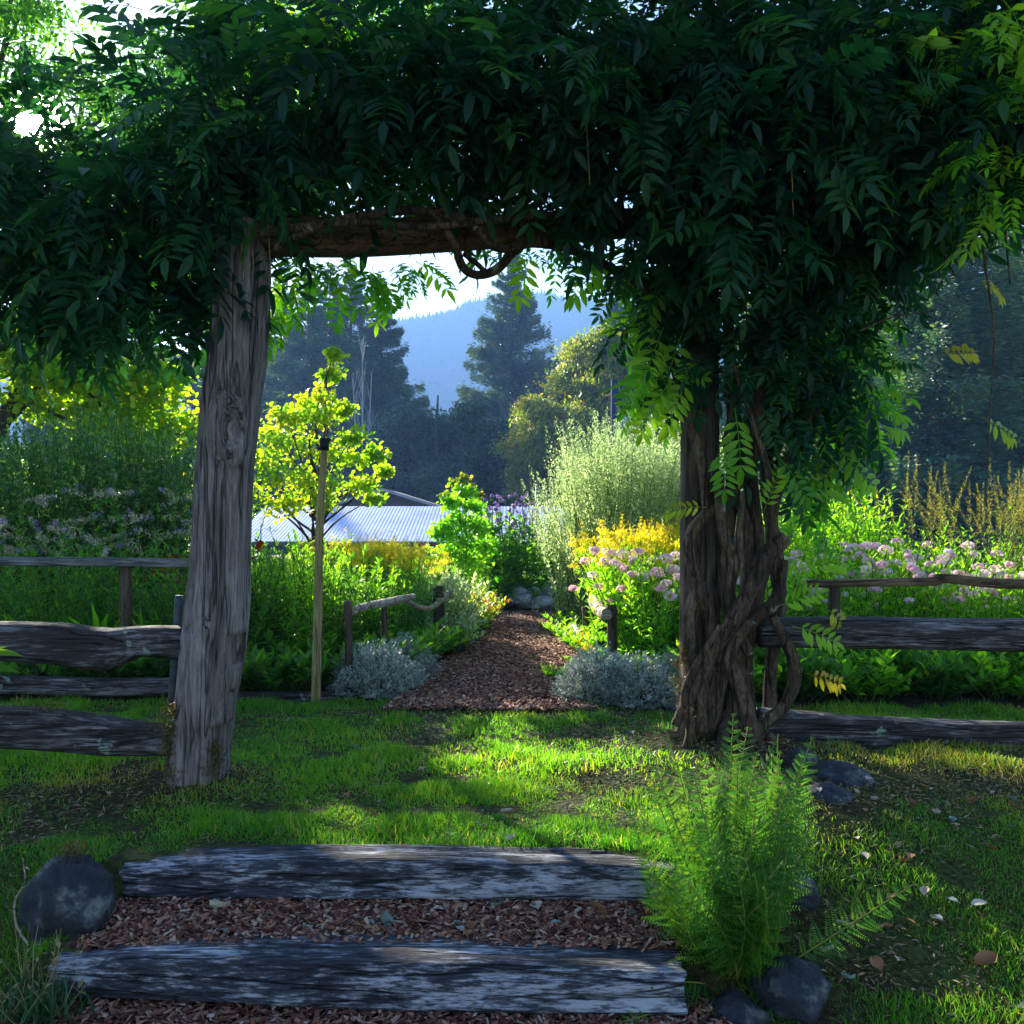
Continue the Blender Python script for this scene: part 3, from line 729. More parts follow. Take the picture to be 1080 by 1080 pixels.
g = Geo(); V = np.array([[0, 0, 0], [5.2, 0, 0], [5.2, 5, 0], [0, 5, 0], [2.6, 0, .82], [2.6, 5, .82]]); c0 = P(332, 535, 36)
V = np.vstack([V, [[0, 0, -3.0], [5.2, 0, -3.0], [5.2, 5, -3.0], [0, 5, -3.0]]])
g.add(V + [c0[0], 36, c0[2] - .15], [np.array([[0, 1, 4], [2, 3, 5]]), np.array([[6, 7, 1, 0], [7, 8, 2, 1], [8, 9, 3, 2], [9, 6, 0, 3], [0, 4, 5, 3], [1, 2, 5, 4]])], .5)
bh = thing('gable_roofed_house', 'small house with a grey gable roof showing above the corrugated roof', 'house')
part('wall', g, M_wallp, bh)
g = Geo()
for s_ in (-1, 1):
    cx = c0[0] + 2.6; A = np.array([[cx, 35.6, c0[2] + .72], [cx, 41.4, c0[2] + .72], [cx + s_ * 3.1, 41.4, c0[2] - .25], [cx + s_ * 3.1, 35.6, c0[2] - .25]])
    B = A - [0, 0, .1]; g.add(np.vstack([A, B]), np.array([[0, 1, 2, 3], [7, 6, 5, 4], [0, 3, 7, 4], [2, 1, 5, 6], [3, 2, 6, 7]]))
part('roof', g, M_slate, bh)
pl = thing('utility_pole', 'slim blue-grey pole with a small blue panel beside the round maple', 'pole')
M_pole = noise_mat('painted_pole', [(0, (.02, .035, .09)), (1, (.035, .055, .12))], 5, 3, rough=.9, spec=.05)
g = Geo(); tube(g, [P(649, 640, 22), P(648, 500, 22), P(648, 401, 22)], [.09, .085, .08], 12, up=(0, 1, 0)); tube(g, [P(654.5, 440, 22), P(654.5, 404, 22)], [.03, .03], 8, up=(0, 1, 0)); box(g, P(651, 420, 22), (.22, .06, .06)); box(g, P(652, 438, 22), (.2, .06, .06))
part('shaft', g, M_pole, pl, True)
M_panel = noise_mat('blue_panel', [(0, (.03, .16, .40)), (1, (.05, .24, .55))], 3, 3, rough=.5)
g = Geo(); box(g, P(656.5, 448, 21.95), (.21, .10, .46)); part('panel', g, M_panel, pl)
g = Geo(); tube(g, [P(567, 560, 20), P(566, 513, 20)], [.035, .03], 8, up=(0, 1, 0)); box(g, P(566, 512, 20), (.06, .06, .03))
o = link('vent_pipe', g.mesh('vent_pipe'), M_slate); tag(o, 'short thin grey pipe upright in front of the metal roof', 'pipe')

# ================================================================ plants
ML = dict(
    fresh=leaf_mat('fresh_leaf', (.045, .17, .012), (.12, .29, .015), (.22, .34, .02), trans=.58, tcol=1.9),
    mid=leaf_mat('mid_leaf', (.022, .09, .014), (.055, .17, .02), (.12, .23, .02), trans=.5, tcol=1.8),
    dark=leaf_mat('dark_leaf', (.012, .045, .018), (.025, .085, .028), (.05, .12, .03), trans=.35),
    yellow=leaf_mat('yellow_leaf', (.09, .22, .012), (.19, .32, .015), (.36, .27, .02), trans=.55, tcol=1.6),
    sage=leaf_mat('sage_leaf', (.16, .25, .12), (.30, .40, .18), (.46, .54, .28), trans=.5, tcol=1.2, tb=1.2),
    silver=leaf_mat('silver_leaf', (.30, .35, .36), (.50, .55, .53), (.64, .67, .60), trans=.4, tcol=.8, tb=1.2),
    straw=leaf_mat('straw_leaf', (.16, .11, .04), (.30, .20, .08), (.45, .33, .17), trans=.4, tcol=1.1),
    wist=leaf_mat('wisteria_leaf', (.006, .036, .021), (.014, .066, .026), (.045, .12, .018), trans=.45, tcol=2.2, rough=.42, spec=.2),
    red=leaf_mat('red_leaf', (.10, .012, .008), (.28, .04, .012), (.45, .13, .015), trans=.5),
    fern=leaf_mat('fern_leaf', (.02, .085, .015), (.045, .15, .02), (.13, .21, .02), trans=.45),
    conif=leaf_mat('conifer_needles', (.025, .08, .05), (.06, .14, .075), (.16, .19, .07), trans=.15, tcol=1.0, rough=.6),
    conif2=leaf_mat('blue_conifer_needles', (.025, .09, .07), (.06, .16, .11), (.20, .24, .07), trans=.25, tcol=1.2, rough=.55),  # yellowish last tone: sunlit bits put into the needle colour
    far=leaf_mat('far_leaf', (.010, .04, .026), (.022, .07, .036), (.05, .10, .035), trans=.2, tcol=1.0),
    maple=leaf_mat('maple_leaf', (.05, .11, .012), (.15, .20, .02), (.36, .21, .03), trans=.45, tcol=1.4),
    gold=leaf_mat('gold_flower', (.50, .38, .01), (.66, .54, .02), (.80, .70, .04), trans=.5, tcol=1.0),
    orange=leaf_mat('orange_leaf', (.35, .12, .015), (.50, .22, .02), (.55, .32, .03), trans=.4, tcol=1.0),
    pink=leaf_mat('pink_petal', (.80, .40, .66), (.88, .62, .80), (.92, .86, .92), trans=.4, tcol=.7, tb=1.0),
    purple=leaf_mat('purple_petal', (.18, .08, .40), (.32, .15, .55), (.50, .28, .62), trans=.3, tcol=.9, tb=1.3),
    glow=leaf_mat('backlit_vine_leaf', (.02, .10, .012), (.07, .24, .015), (.20, .36, .02), trans=.55, tcol=2.0),  # lit copy of the vine leaf: backlight put into its colour
    glint=leaf_mat('glinting_leaf', (.02, .075, .02), (.05, .14, .035), (.18, .26, .09), trans=.5, tcol=1.9, tb=.7, rough=.35, spec=.4),
    seed=leaf_mat('green_brown_seed', (.10, .12, .03), (.20, .19, .05), (.34, .28, .10), trans=.4, tcol=1.2),
    plume=leaf_mat('pale_plume', (.38, .30, .20), (.55, .46, .34), (.70, .62, .50), trans=.4, tcol=.8, tb=1.0),
)
M_stem = noise_mat('green_stem', [(0, (.04, .08, .015)), (1, (.10, .14, .03))], rnd=True)
M_brstem = noise_mat('brown_stem', [(0, (.05, .03, .015)), (1, (.14, .09, .05))], rnd=True)

def stems_leaves(h, r, ns, nl, ll, lw, tmpl=LEAF, up=.4, lean=.25, t0=.1, t1=1.0, taper=.5, hv=.25, stem_r=.006, droop=0, pat='spiral'):
    """a clump of upright leafy stems; returns stem geo, leaf geo, tips and their directions"""
    gs, gl = Geo(), Geo()
    a = U(0, 2 * np.pi, ns); rad = np.sqrt(R(ns)) * r
    B = np.stack([np.cos(a) * rad * .35, np.sin(a) * rad * .35, 0 * a], -1)
    H = h * U(1 - hv, 1.0, ns)
    T_ = np.stack([np.cos(a) * rad * (1 + lean), np.sin(a) * rad * (1 + lean), H], -1) + rng.normal(0, .03 * h, (ns, 3)) * [1, 1, 0]
    bend = np.stack([-np.cos(a), -np.sin(a), 0 * a], -1) * (rad * .12)[:, None] + rng.normal(0, .02 * h, (ns, 3)) * [1, 1, 0]
    thin_stems(gs, B, T_, stem_r, stem_r * .4, bend)
    t_ = U(t0, t1, (ns, nl)); t_.sort(1)
    pos = B[:, None] * (1 - t_)[..., None] + T_[:, None] * t_[..., None] + bend[:, None] * (4 * t_ * (1 - t_))[..., None]
    az = (np.arange(nl) * 2.4)[None] + R(ns)[:, None] * 6.28 + rng.normal(0, .3, (ns, nl))
    ua = up + rng.normal(0, .25, (ns, nl)) + .5 * t_
    d = np.stack([np.cos(az) * np.cos(ua), np.sin(az) * np.cos(ua), np.sin(ua) - droop], -1)
    s_ = ll * U(.65, 1.15, (ns, nl)) * (1 - taper * t_)
    S = np.stack([s_ * lw, s_, s_], -1).reshape(-1, 3)
    scatter(gl, tmpl, pos.reshape(-1, 3), frames(d.reshape(-1, 3), roll=rng.normal(0, .35, ns * nl)), S, np.clip(U(0, .7, ns * nl) + .3 * np.repeat(t_.reshape(-1), 1), 0, 1))
    return gs, gl, T_, norm(T_ - B)
def heads(tips, n, r, tmpl, size, flat=.6):
    g = Geo(); k = len(tips)
    d = norm(rng.normal(0, 1, (k, n, 3)) + [0, 0, .5]); p_ = tips[:, None] + d * r * U(.6, 1, (k, n, 1)) * [1, 1, flat]
    dd = d.reshape(-1, 3); Rm = frames(np.cross(dd, rng.normal(0, 1, dd.shape)), up=dd)
    scatter(g, tmpl, p_.reshape(-1, 3), Rm, size * U(.7, 1.2, k * n), np.repeat(R(k), n) * .7 + R(k * n) * .3)
    return g
def plumes(tips, dirs, n, L0, w, size, arch=.5, sprays=4):
    g = Geo()
    for k in range(sprays):
        az = U(0, 6.28, len(tips)); o = np.stack([np.cos(az), np.sin(az), 0 * az], -1)
        t_ = R((len(tips), n)); Lk = L0 * U(.5, 1.0, len(tips))[:, None]
        p_ = tips[:, None] + dirs[:, None] * (t_ * Lk)[..., None] * (.35 if k else 1) + o[:, None] * (Lk * t_ * arch * (1 if k else .2))[..., None] + rng.normal(0, 1, (len(tips), n, 3)) * (w * (1.05 - t_))[..., None]
        p_[..., 2] -= (t_ ** 2 * Lk * .25 * (1 if k else .2))
        nn = len(tips) * n
        scatter(g, LEAFQ, p_.reshape(-1, 3), frames(rng.normal(0, 1, (nn, 3)) + [0, 0, .6]), size * U(.6, 1.3, nn))
    return g
def spikes(tips, dirs, n, L0, w, size, tmpl=LEAFQ, down=.35):
    g = Geo(); t_ = R((len(tips), n)); nn = len(tips) * n
    az = U(0, 6.28, (len(tips), n)); rr_ = w * (1.05 - t_ ** 1.5)
    o = np.stack([np.cos(az), np.sin(az), 0 * az], -1)
    p_ = tips[:, None] + dirs[:, None] * ((t_ - down) * L0)[..., None] + o * (rr_ * .5)[..., None]
    scatter(g, tmpl, p_.reshape(-1, 3), frames((o + dirs[:, None] * .9).reshape(-1, 3)), size * U(.6, 1.2, nn) * (1.1 - .5 * t_.reshape(-1)))
    return g

PROTO = {}
def proto(key, name, label, cat, geos, group=None):
    t_ = thing(name, label, cat, (0, -50, 0), group)
    for (pn, g, mt) in geos: part(pn, g, mt, t_)
    PROTO[key] = [t_, 0]; return t_
def place(key, px, py, Y, label, sc=1.0, group=None, z=None, rz=None, cat=None, name=None):
    """put a plant at ground depth Y below photo column px (py unused: it stands on the ground)"""
    X = GX(px, Y); zz = float(tz(np.array([X]), np.array([Y]))[0]) if z is None else z
    t_, used = PROTO[key]
    rz = random.uniform(0, 6.28) if rz is None else rz
    if not used:
        PROTO[key][1] = 1; t_.location = (X, Y, zz); t_.rotation_euler = (0, 0, rz); t_.scale = (sc,) * 3 if np.isscalar(sc) else sc
        t_['label'] = label
        if group: t_['group'] = group
        elif 'group' in t_: del t_['group']
        return t_
    return dup(t_, label, (X, Y, zz), rz, sc, group, cat)
random.seed(5)

# --- prototypes
def mk_mugwort(h=2.0, r=.5, ns=60):
    gs, gl, T_, D = stems_leaves(h, r, ns, 70, .10, 1.0, LEAFQ, up=.8, lean=.12, t0=.15, t1=.95, taper=.65, hv=.4, stem_r=.006)
    sp = spikes(T_, D, 150, .62, .10, .034, down=.55)
    # side spikes below each top
    a = U(0, 6.28, ns); T2 = T_ - D * .28 + np.stack([np.cos(a), np.sin(a), 0 * a], -1) * .07
    s2 = spikes(T2, norm(D + np.stack([np.cos(a), np.sin(a), 0 * a], -1) * .3), 60, .40, .07, .032, down=.3)
    return [('stems', gs, M_stem), ('leaves', gl, ML['sage']), ('flower_spikes', sp, ML['sage']), ('flower_spikes', s2, ML['sage'])]
for k in range(2): proto('mug%d' % k, 'mugwort', '', 'plant', mk_mugwort())
def mk_greenspire(h=2.1, r=.55, ns=60):
    gs, gl, T_, D = stems_leaves(h, r, ns, 70, .11, 1.1, LEAFQ, up=.3, lean=.25, taper=.5, hv=.35)
    return [('stems', gs, M_stem), ('leaves', gl, ML['glint'])]
def mk_greyspire(h=2.1, r=.5, ns=50):
    gs, gl, T_, D = stems_leaves(h, r, ns, 75, .10, 1.1, LEAFQ, up=.3, lean=.25, taper=.5, hv=.35)
    return [('stems', gs, M_stem), ('leaves', gl, ML['glint'])]
proto('spire0', 'leafy_shrub', '', 'shrub', mk_greenspire()); proto('spire1', 'leafy_shrub', '', 'shrub', mk_greyspire())
def mk_goldenrod(h=1.05, r=.3, ns=26, fl=True, m='fresh'):
    gs, gl, T_, D = stems_leaves(h, r, ns, 46, .12, .75, LEAF, up=.3, lean=.25, taper=.5, hv=.25)
    out = [('stems', gs, M_stem), ('leaves', gl, ML[m])]
    if fl: out.append(('flowers', plumes(T_, D, 42, .20, .018, .018), ML['gold']))
    return out
for k in range(2): proto('gold%d' % k, 'goldenrod', '', 'flowers', mk_goldenrod())
proto('herb0', 'leafy_plant', '', 'plant', mk_goldenrod(1.15, .32, 26, False)); proto('herb1', 'leafy_plant', '', 'plant', mk_goldenrod(1.0, .34, 30, False, 'mid'))
def mk_phlox(h=.95, r=.34, ns=26, nh=12):
    gs, gl, T_, D = stems_leaves(h, r, ns, 34, .12, .95, LEAF, up=.35, lean=.3, taper=.45, hv=.35)
    k = min(ns, nh)
    return [('stems', gs, M_stem), ('leaves', gl, ML['fresh'])] + [('flower_head', heads(T_[i:i + 1], 34, random.uniform(.035, .06), STAR, .015), ML['pink']) for i in range(k)]
for k in range(3): proto('phlox%d' % k, 'phlox', '', 'flowers', mk_phlox())
def mk_thistle(h=1.5, r=.35, ns=14):
    gs, gl, T_, D = stems_leaves(h, r, ns, 22, .24, 1.5, LEAF, up=.2, lean=.2, taper=.6, hv=.3, stem_r=.009, t1=.85)
    T2 = np.concatenate([T_, T_ + rng.normal(0, .06, T_.shape) - [0, 0, .1]])
    cup = Geo(); scatter(cup, ROUND, np.repeat(T2, 6, 0) - [0, 0, .02], frames(rng.normal(0, .6, (len(T2) * 6, 3)) + [0, 0, 1]), .035)
    return [('stems', gs, M_stem), ('leaves', gl, ML['mid']), ('buds', cup, ML['mid']), ('flowers', heads(T2, 40, .022, LEAFQ, .028, .9), ML['purple'])]
proto('thistle', 'cardoon', '', 'plant', mk_thistle())
def mk_santolina(h=.38, r=.32, n=420):
    gs, gl = Geo(), Geo(); q = norm(rng.normal(0, 1, (n, 3))); q[:, 2] = np.abs(q[:, 2]) * 1.0
    T_ = q * np.array([r, r, h]) * (.78 + .22 * R(n))[:, None] * (1 + .16 * vn(q * 2.6, 4))[:, None]; B = T_ * [.3, .3, .1]; B[:, 2] = 0
    thin_stems(gs, B, T_, .002, .0012)
    u = U(.45, 1.02, (n, 46)); p_ = B[:, None] + (T_ - B)[:, None] * u[..., None] + rng.normal(0, .008, (n, 46, 3))
    d = norm(T_)[:, None] + rng.normal(0, .7, p_.shape); hu = np.repeat(R(n), 46) * .5 + R(n * 46) * .5
    scatter(gl, LEAFQ, p_.reshape(-1, 3), frames(d.reshape(-1, 3)), .024 * U(.6, 1.2, n * 46), hu)
    return [('stems', gs, M_brstem), ('leaves', gl, ML['silver'])]
proto('silver0', 'silver_shrub', '', 'shrub', mk_santolina()); proto('silver1', 'silver_shrub', '', 'shrub', mk_santolina(.42, .34))
def mk_strap(h=.65, n=160, m='mid', w=.75):
    g = Geo(); a = U(0, 6.28, n); ln = U(.1, .75, n)
    d = np.stack([np.cos(a) * np.sin(ln), np.sin(a) * np.sin(ln), np.cos(ln)], -1)
    s_ = h * U(.6, 1.15, n); scatter(g, STRAP, np.stack([np.cos(a) * .05, np.sin(a) * .05, 0 * a], -1) * U(0, 2, n)[:, None], frames(d), np.stack([s_ * w, s_, s_ * 1.8], -1))
    return [('leaves', g, ML[m])]
proto('strap0', 'grass_clump', '', 'grass clump', mk_strap()); proto('strap1', 'grass_clump', '', 'grass clump', mk_strap(.6, 130, 'fresh', 1.1))
def mk_catmint():
    gs, gl, T_, D = stems_leaves(1.35, .4, 16, 50, .12, .8, LEAF, up=.2, lean=.4, hv=.35)
    a = U(0, 6.28, 16); o = np.stack([np.cos(a), np.sin(a), 0 * a + .45], -1)
    g = Geo(); pu = Geo(); n = 90
    for src, gg, lo, hi in ((0, g, 0, .72), (1, pu, .74, 1)):
        t_ = U(lo, hi, (16, n if src == 0 else 18)); Lk = U(.2, .36, 16)[:, None]
        p_ = T_[:, None] + norm(o)[:, None] * (t_ * Lk)[..., None]; p_[..., 2] -= (t_ ** 2) * .05
        p_ = p_ + rng.normal(0, .013, p_.shape)
        nn = p_.shape[0] * p_.shape[1]; scatter(gg, LEAFQ, p_.reshape(-1, 3), frames(rng.normal(0, 1, (nn, 3)) + np.repeat(o, p_.shape[1], 0)), .022 * U(.6, 1.2, nn))
    return [('stems', gs, M_stem), ('leaves', gl, ML['mid']), ('flower_heads', g, ML['plume']), ('flower_tips', pu, ML['purple'])]
proto('cat', 'spike_flower', '', 'flowers', mk_catmint())
def mk_canna():
    g = Geo(); gs = Geo(); n = 16; tn = U(.35, 1.25, n); a = U(0, 6.28, n)
    pos = np.stack([np.cos(a) * .05, np.sin(a) * .05, tn], -1); d = np.stack([np.cos(a), np.sin(a), U(-.3, 1.4, n)], -1)
    s_ = U(.28, .45, n); scatter(g, LEAF, pos, frames(d, roll=rng.normal(0, .5, n)), np.stack([s_ * .9, s_, s_], -1))
    thin_stems(gs, np.array([[0, 0, 0.], [.05, .03, 0], [-.05, 0, 0]]), np.array([[.02, 0, 1.4], [.09, .05, 1.2], [-.09, .02, 1.1]]), .014, .006)
    return [('stems', gs, M_brstem), ('leaves', g, ML['red'])]
proto('canna', 'canna', '', 'plant', mk_canna())
def mk_low(h=.35, r=.35, m='fresh', ll=.10, ns=40, fl=None):
    gs, gl, T_, D = stems_leaves(h, r, ns, 18, ll, 1.1, LEAF, up=.35, lean=.5, taper=.2, hv=.5, stem_r=.004)
    o = [('stems', gs, M_stem), ('leaves', gl, ML[m])]
    if fl: o.append(('flowers', heads(T_[:ns // 2], 10, .035, ROUND, .028), ML[fl]))
    return o
proto('low0', 'leafy_groundcover', '', 'plant', mk_low()); proto('low1', 'leafy_groundcover', '', 'plant', mk_low(.4, .35, 'mid', .13, 30))
proto('lowgold', 'marigold', '', 'flowers', mk_low(.42, .24, 'yellow', .08, 34, 'orange'))
proto('lowsage', 'sage_plant', '', 'plant', mk_low(.6, .25, 'sage', .09, 46))
def mk_dock():
    gs, gl, T_, D = stems_leaves(1.15, .35, 18, 22, .09, .7, LEAF, up=.3, lean=.5)
    return [('stems', gs, M_brstem), ('leaves', gl, ML['mid']), ('seed_spikes', spikes(T_, norm(D + rng.normal(0, .25, D.shape)), 130, .42, .022, .022, down=.1), ML['seed'])]
proto('dock', 'seed_spike_plant', '', 'plant', mk_dock())

# --- trees
def branchy(parts, base, tips, r0, seg=7):
    """limbs from points on the trunk out to the given tips"""
    g = Geo()
    for b_, t_, r_ in parts: tube(g, smooth_path([b_, (np.asarray(b_) * .5 + np.asarray(t_) * .5) + rng.normal(0, .06, 3) * np.linalg.norm(np.asarray(t_) - b_), t_], 4), [r_, r_ * .3], seg, .08, 3)
    return g
def crown_leaves(centers, radii, n, size, tmpl=LEAFQ, up=.2, flat=.7, cl=0.25):
    """leaves in small sprays on the given clump centres"""
    g = Geo(); c = np.asarray(centers, float); k = len(c); radii = np.broadcast_to(radii, (k,))
    idx = rng.integers(0, k, n // 14)
    d = norm(rng.normal(0, 1, (len(idx), 3))) * (R(len(idx))[:, None] ** .6) * radii[idx][:, None] * [1, 1, flat]
    q = c[idx] + d
    q = np.repeat(q, 14, 0) + rng.normal(0, 1, (len(q) * 14, 3)) * np.repeat(radii[idx], 14)[:, None] * cl * [1, 1, .5]
    dd = rng.normal(0, 1, q.shape) + [0, 0, up - .5]
    scatter(g, tmpl, q, frames(dd, up=rng.normal(0, .6, q.shape) + [0, 0, 1]), size * U(.6, 1.25, len(q)), np.clip(np.repeat(R(len(idx)), 14) * .7 + R(len(q)) * .3, 0, 1))
    return g
def broadleaf(key, H, W, trunk_h, nclump, n, size, mat, seed, shape='round'):
    rs = np.random.default_rng(seed); t_ = thing('broadleaf_tree', '', 'tree', (0, -50, 0))
    cen = []; rad = []
    while len(cen) < nclump:
        q = rs.normal(0, 1, 3); q /= np.linalg.norm(q); q *= rs.random() ** .22
        z = trunk_h + (H - trunk_h) * (.5 + .5 * q[2] * .95)
        w = W * (1.0 if q[2] < .2 else 1.0 - .25 * q[2])
        cen.append((q[0] * w, q[1] * w, z)); rad.append(rs.uniform(.16, .27) * W)
    cen = np.array(cen)
    g = Geo(); tube(g, smooth_path([(0, 0, -.2), (.03 * W, 0, trunk_h), (-.03 * W, .02 * W, H * .6), (0, 0, H * .9)], 6), [W * .07, W * .055, W * .03, W * .01], 12, .1, 2)
    part('trunk', g, M_trunk, t_, True)
    br = [(np.array([0, 0, trunk_h + (c[2] - trunk_h) * .35]), c, W * .022) for c in cen[:40]]
    part('branches', branchy(br, None, None, 0), M_trunk, t_, True)
    part('crown', crown_leaves(cen, rad, n, size), mat, t_)
    PROTO[key] = [t_, 0]
def conifer(key, H, W, n, mat, seed, bare=.04, sl=.36, droop=.25, npb=11, vary=(.5, 1.15)):
    rs = np.random.default_rng(seed); t_ = thing('conifer', '', 'tree', (0, -50, 0))
    g = Geo(); tube(g, [(0, 0, -.5), (0, 0, H * .5), (0, 0, H)], [H * .014, H * .008, H * .001], 10, .05, 1)
    part('trunk', g, M_trunk, t_, True)
    nb = int(H * npb); z = H * (bare + (1 - bare) * np.sort(rs.random(nb)) ** .92)
    f = (H - z) / H; L = W * (f ** .95) * rs.uniform(*vary, nb) + .12
    az = rs.uniform(0, 2 * np.pi, nb)
    gb, gf = Geo(), Geo()
    B = np.stack([0 * z, 0 * z, z], -1); o = np.stack([np.cos(az), np.sin(az), 0 * az], -1)
    # low branches droop, top branches reach up
    rise = np.where(f < .25, .55, .55 - 1.1 * (f - .25)) * L * .55 - droop * L * .4
    T_ = B + o * L[:, None]; T_[:, 2] += rise
    bend = np.zeros_like(B); bend[:, 2] = -.05 * L
    thin_stems(gb, B, T_, H * .0028, H * .0006, bend)
    part('branches', gb, M_trunk, t_)
    per = np.maximum(6, (L / L.sum() * n)).astype(int); idx = np.repeat(np.arange(nb), per); m_ = len(idx)
    u = rs.random(m_) ** .7; s_ = np.stack([-o[idx, 1], o[idx, 0], 0 * u], -1)
    spread = rs.normal(0, .17, m_) * L[idx] * (1.08 - u)
    p_ = B[idx] * (1 - u)[:, None] + T_[idx] * u[:, None] + bend[idx] * (4 * u * (1 - u))[:, None] + s_ * spread[:, None]
    p_[:, 2] += rs.normal(-.07, .10, m_) * np.minimum(L[idx], 2.5) - .12 * np.abs(spread)
    d = o[idx] * 1.0 + s_ * (np.sign(spread) * rs.uniform(.2, 1.0, m_))[:, None]; d[:, 2] += rs.normal(-.12, .3, m_) + .25 * (f[idx] < .3)
    ss = sl * rs.uniform(.6, 1.3, m_) * (.5 + .6 * f[idx])
    scatter(gf, LEAFQ, p_, frames(d, roll=rs.normal(0, .8, m_)), np.stack([ss * .75, ss, ss], -1), np.clip(.25 + .5 * u + rs.normal(0, .15, m_), 0, 1))
    part('crown', gf, mat, t_)
    PROTO[key] = [t_, 0]

conifer('con0', 24, 6.6, 170000, ML['conif'], 1); conifer('con3', 25, 7.6, 190000, ML['conif'], 21, sl=.42, npb=15, vary=(.72, 1.12), droop=.1)
conifer('con1', 22, 5.6, 150000, ML['conif'], 2)
conifer('con2', 15, 4.8, 110000, ML['conif2'], 3, bare=.08, sl=.22, droop=.5, npb=16)
broadleaf('round', 10.8, 3.7, .8, 210, 170000, .20, ML['maple'], 4)
broadleaf('darktree', 12, 5, 1.0, 50, 42000, .30, ML['far'], 5)

def far(key, px, Y, label, sc=1.0, group=None, rz=None): return place(key, px, 0, Y, label, sc, group, None, rz)
GB = 'conifers behind the garden'
far('con0', 402, 72, 'tall dark blue-green conifer left of centre, its ragged side against the hazy hill', (1.0, 1.0, .93))
far('con1', 348, 78, 'hazy conifer just left of the tall dark one behind the pale roof', (1.15, 1.15, 1.12))
far('con0', 300, 84, 'pale hazy conifer showing right of the leaning grey post', (1.1, 1.1, 1.12))
far('con3', 540, 80, 'pointed conifer standing alone before the blue hill in the middle', (1.12, 1.12, 1.08))
far('con1', 325, 70, 'broad hazy conifer between the leaning post and the tall dark conifer', (1.2, 1.2, 1.02))
far('con0', 370, 80, 'hazy conifer behind the bare pale saplings', (1.1, 1.1, 1.12))
far('con0', 655, 66, 'large conifer with drooping boughs left of the leafy vine column', (.95, .95, .86))
far('con1', 622, 100, 'small far conifer top between the lone conifer and the round maple', (.8, .8, .86))
for px, Y, s_ in ((220, 88, 1.1), (150, 80, 1.05), (60, 86, 1.1), (-40, 82, 1.15), (-150, 78, 1.1), (-260, 84, 1.0), (735, 76, 1.0), (800, 70, 1.05), (1250, 70, 1.1), (1330, 60, 1.0), (1400, 75, 1.1)):
    far('con0' if px % 20 else 'con1', px, Y, 'tall dark conifer in the wood mostly hidden behind nearer foliage', s_, 'conifers of the wood behind nearer foliage')
for px, Y, s_ in ((300, 60, .85), (370, 58, .9), (430, 62, .95), (462, 56, 1.0), (492, 60, .95), (520, 62, .85), (340, 50, .55), (420, 50, .6), (545, 62, .7), (600, 64, .8), (700, 58, .9), (780, 60, .9), (860, 62, .9), (-80, 58, .8), (20, 62, .8), (110, 60, .75), (200, 58, .8), (970, 64, .9), (1060, 60, .9), (1150, 62, .9)):
    far('darktree', px, Y, 'dark shaded leafy tree of the wood edge behind the pale roof' if 280 < px < 620 else 'dark leafy tree of the wood edge behind nearer plants', s_, 'dark trees behind the pale roof' if 280 < px < 620 else 'dark trees at the wood edge')
place('round', 630, 0, 45, 'round-headed maple with olive and orange leaves beside the blue-grey pole', (1.05, 1.05, 1.16), rz=2.4)
place('round', 690, 0, 50, 'second olive and orange maple mostly hidden behind the vine column', (.95, .95, 1.0))
far('con2', 985, 27, 'big blue-green conifer with visible dark trunk at the right', (1.25, 1.25, 1.0))
far('con2', 900, 31, 'blue-green conifer between the vine column and the big right conifer', (1.2, 1.2, 1.0))
far('con2', 1075, 29, 'blue-green conifer at the right edge of the picture', (1.2, 1.2, 1.02))
far('con2', 830, 35, 'blue-green conifer behind the leafy vine column', (1.2, 1.2, 1.0))
0 and far('con2', 1030, 38, 'farther conifer filling the gap between the two right conifers', (1.3, 1.3, 1.1))
0 and far('con2', 940, 40, 'farther conifer behind the gap right of the vine column', (1.3, 1.3, 1.1))
# bare pale saplings before the dark conifer
for px, top, Y in ((382, 360, 55), (372, 398, 55), (392, 392, 55)):
    t_ = thing('bare_sapling', 'thin bare pale grey sapling against the dark conifer', 'tree', group='bare saplings before the dark conifer')
    g = Geo(); b_, e_ = P(383, 455, Y), P(px, top, Y); b_[2] = -2
    tube(g, smooth_path([b_, (b_ + e_) / 2 + [0, 0, .3], e_], 6), [.09, .06, .02], 6)
    M_pbark = bpy.data.materials.get('pale_bark') or noise_mat('pale_bark', [(0, (.25, .25, .26)), (1, (.4, .4, .4))], 3, 3)
    part('trunk', g, M_pbark, t_)
    g = Geo(); k = 16; u = U(.45, .95, k); B = b_[None] * (1 - u)[:, None] + e_[None] * u[:, None]
    thin_stems(g, B, B + np.stack([rng.normal(0, .35, k), rng.normal(0, .35, k), U(.8, 2.0, k)], -1), .03, .01); part('branches', g, M_pbark, t_)

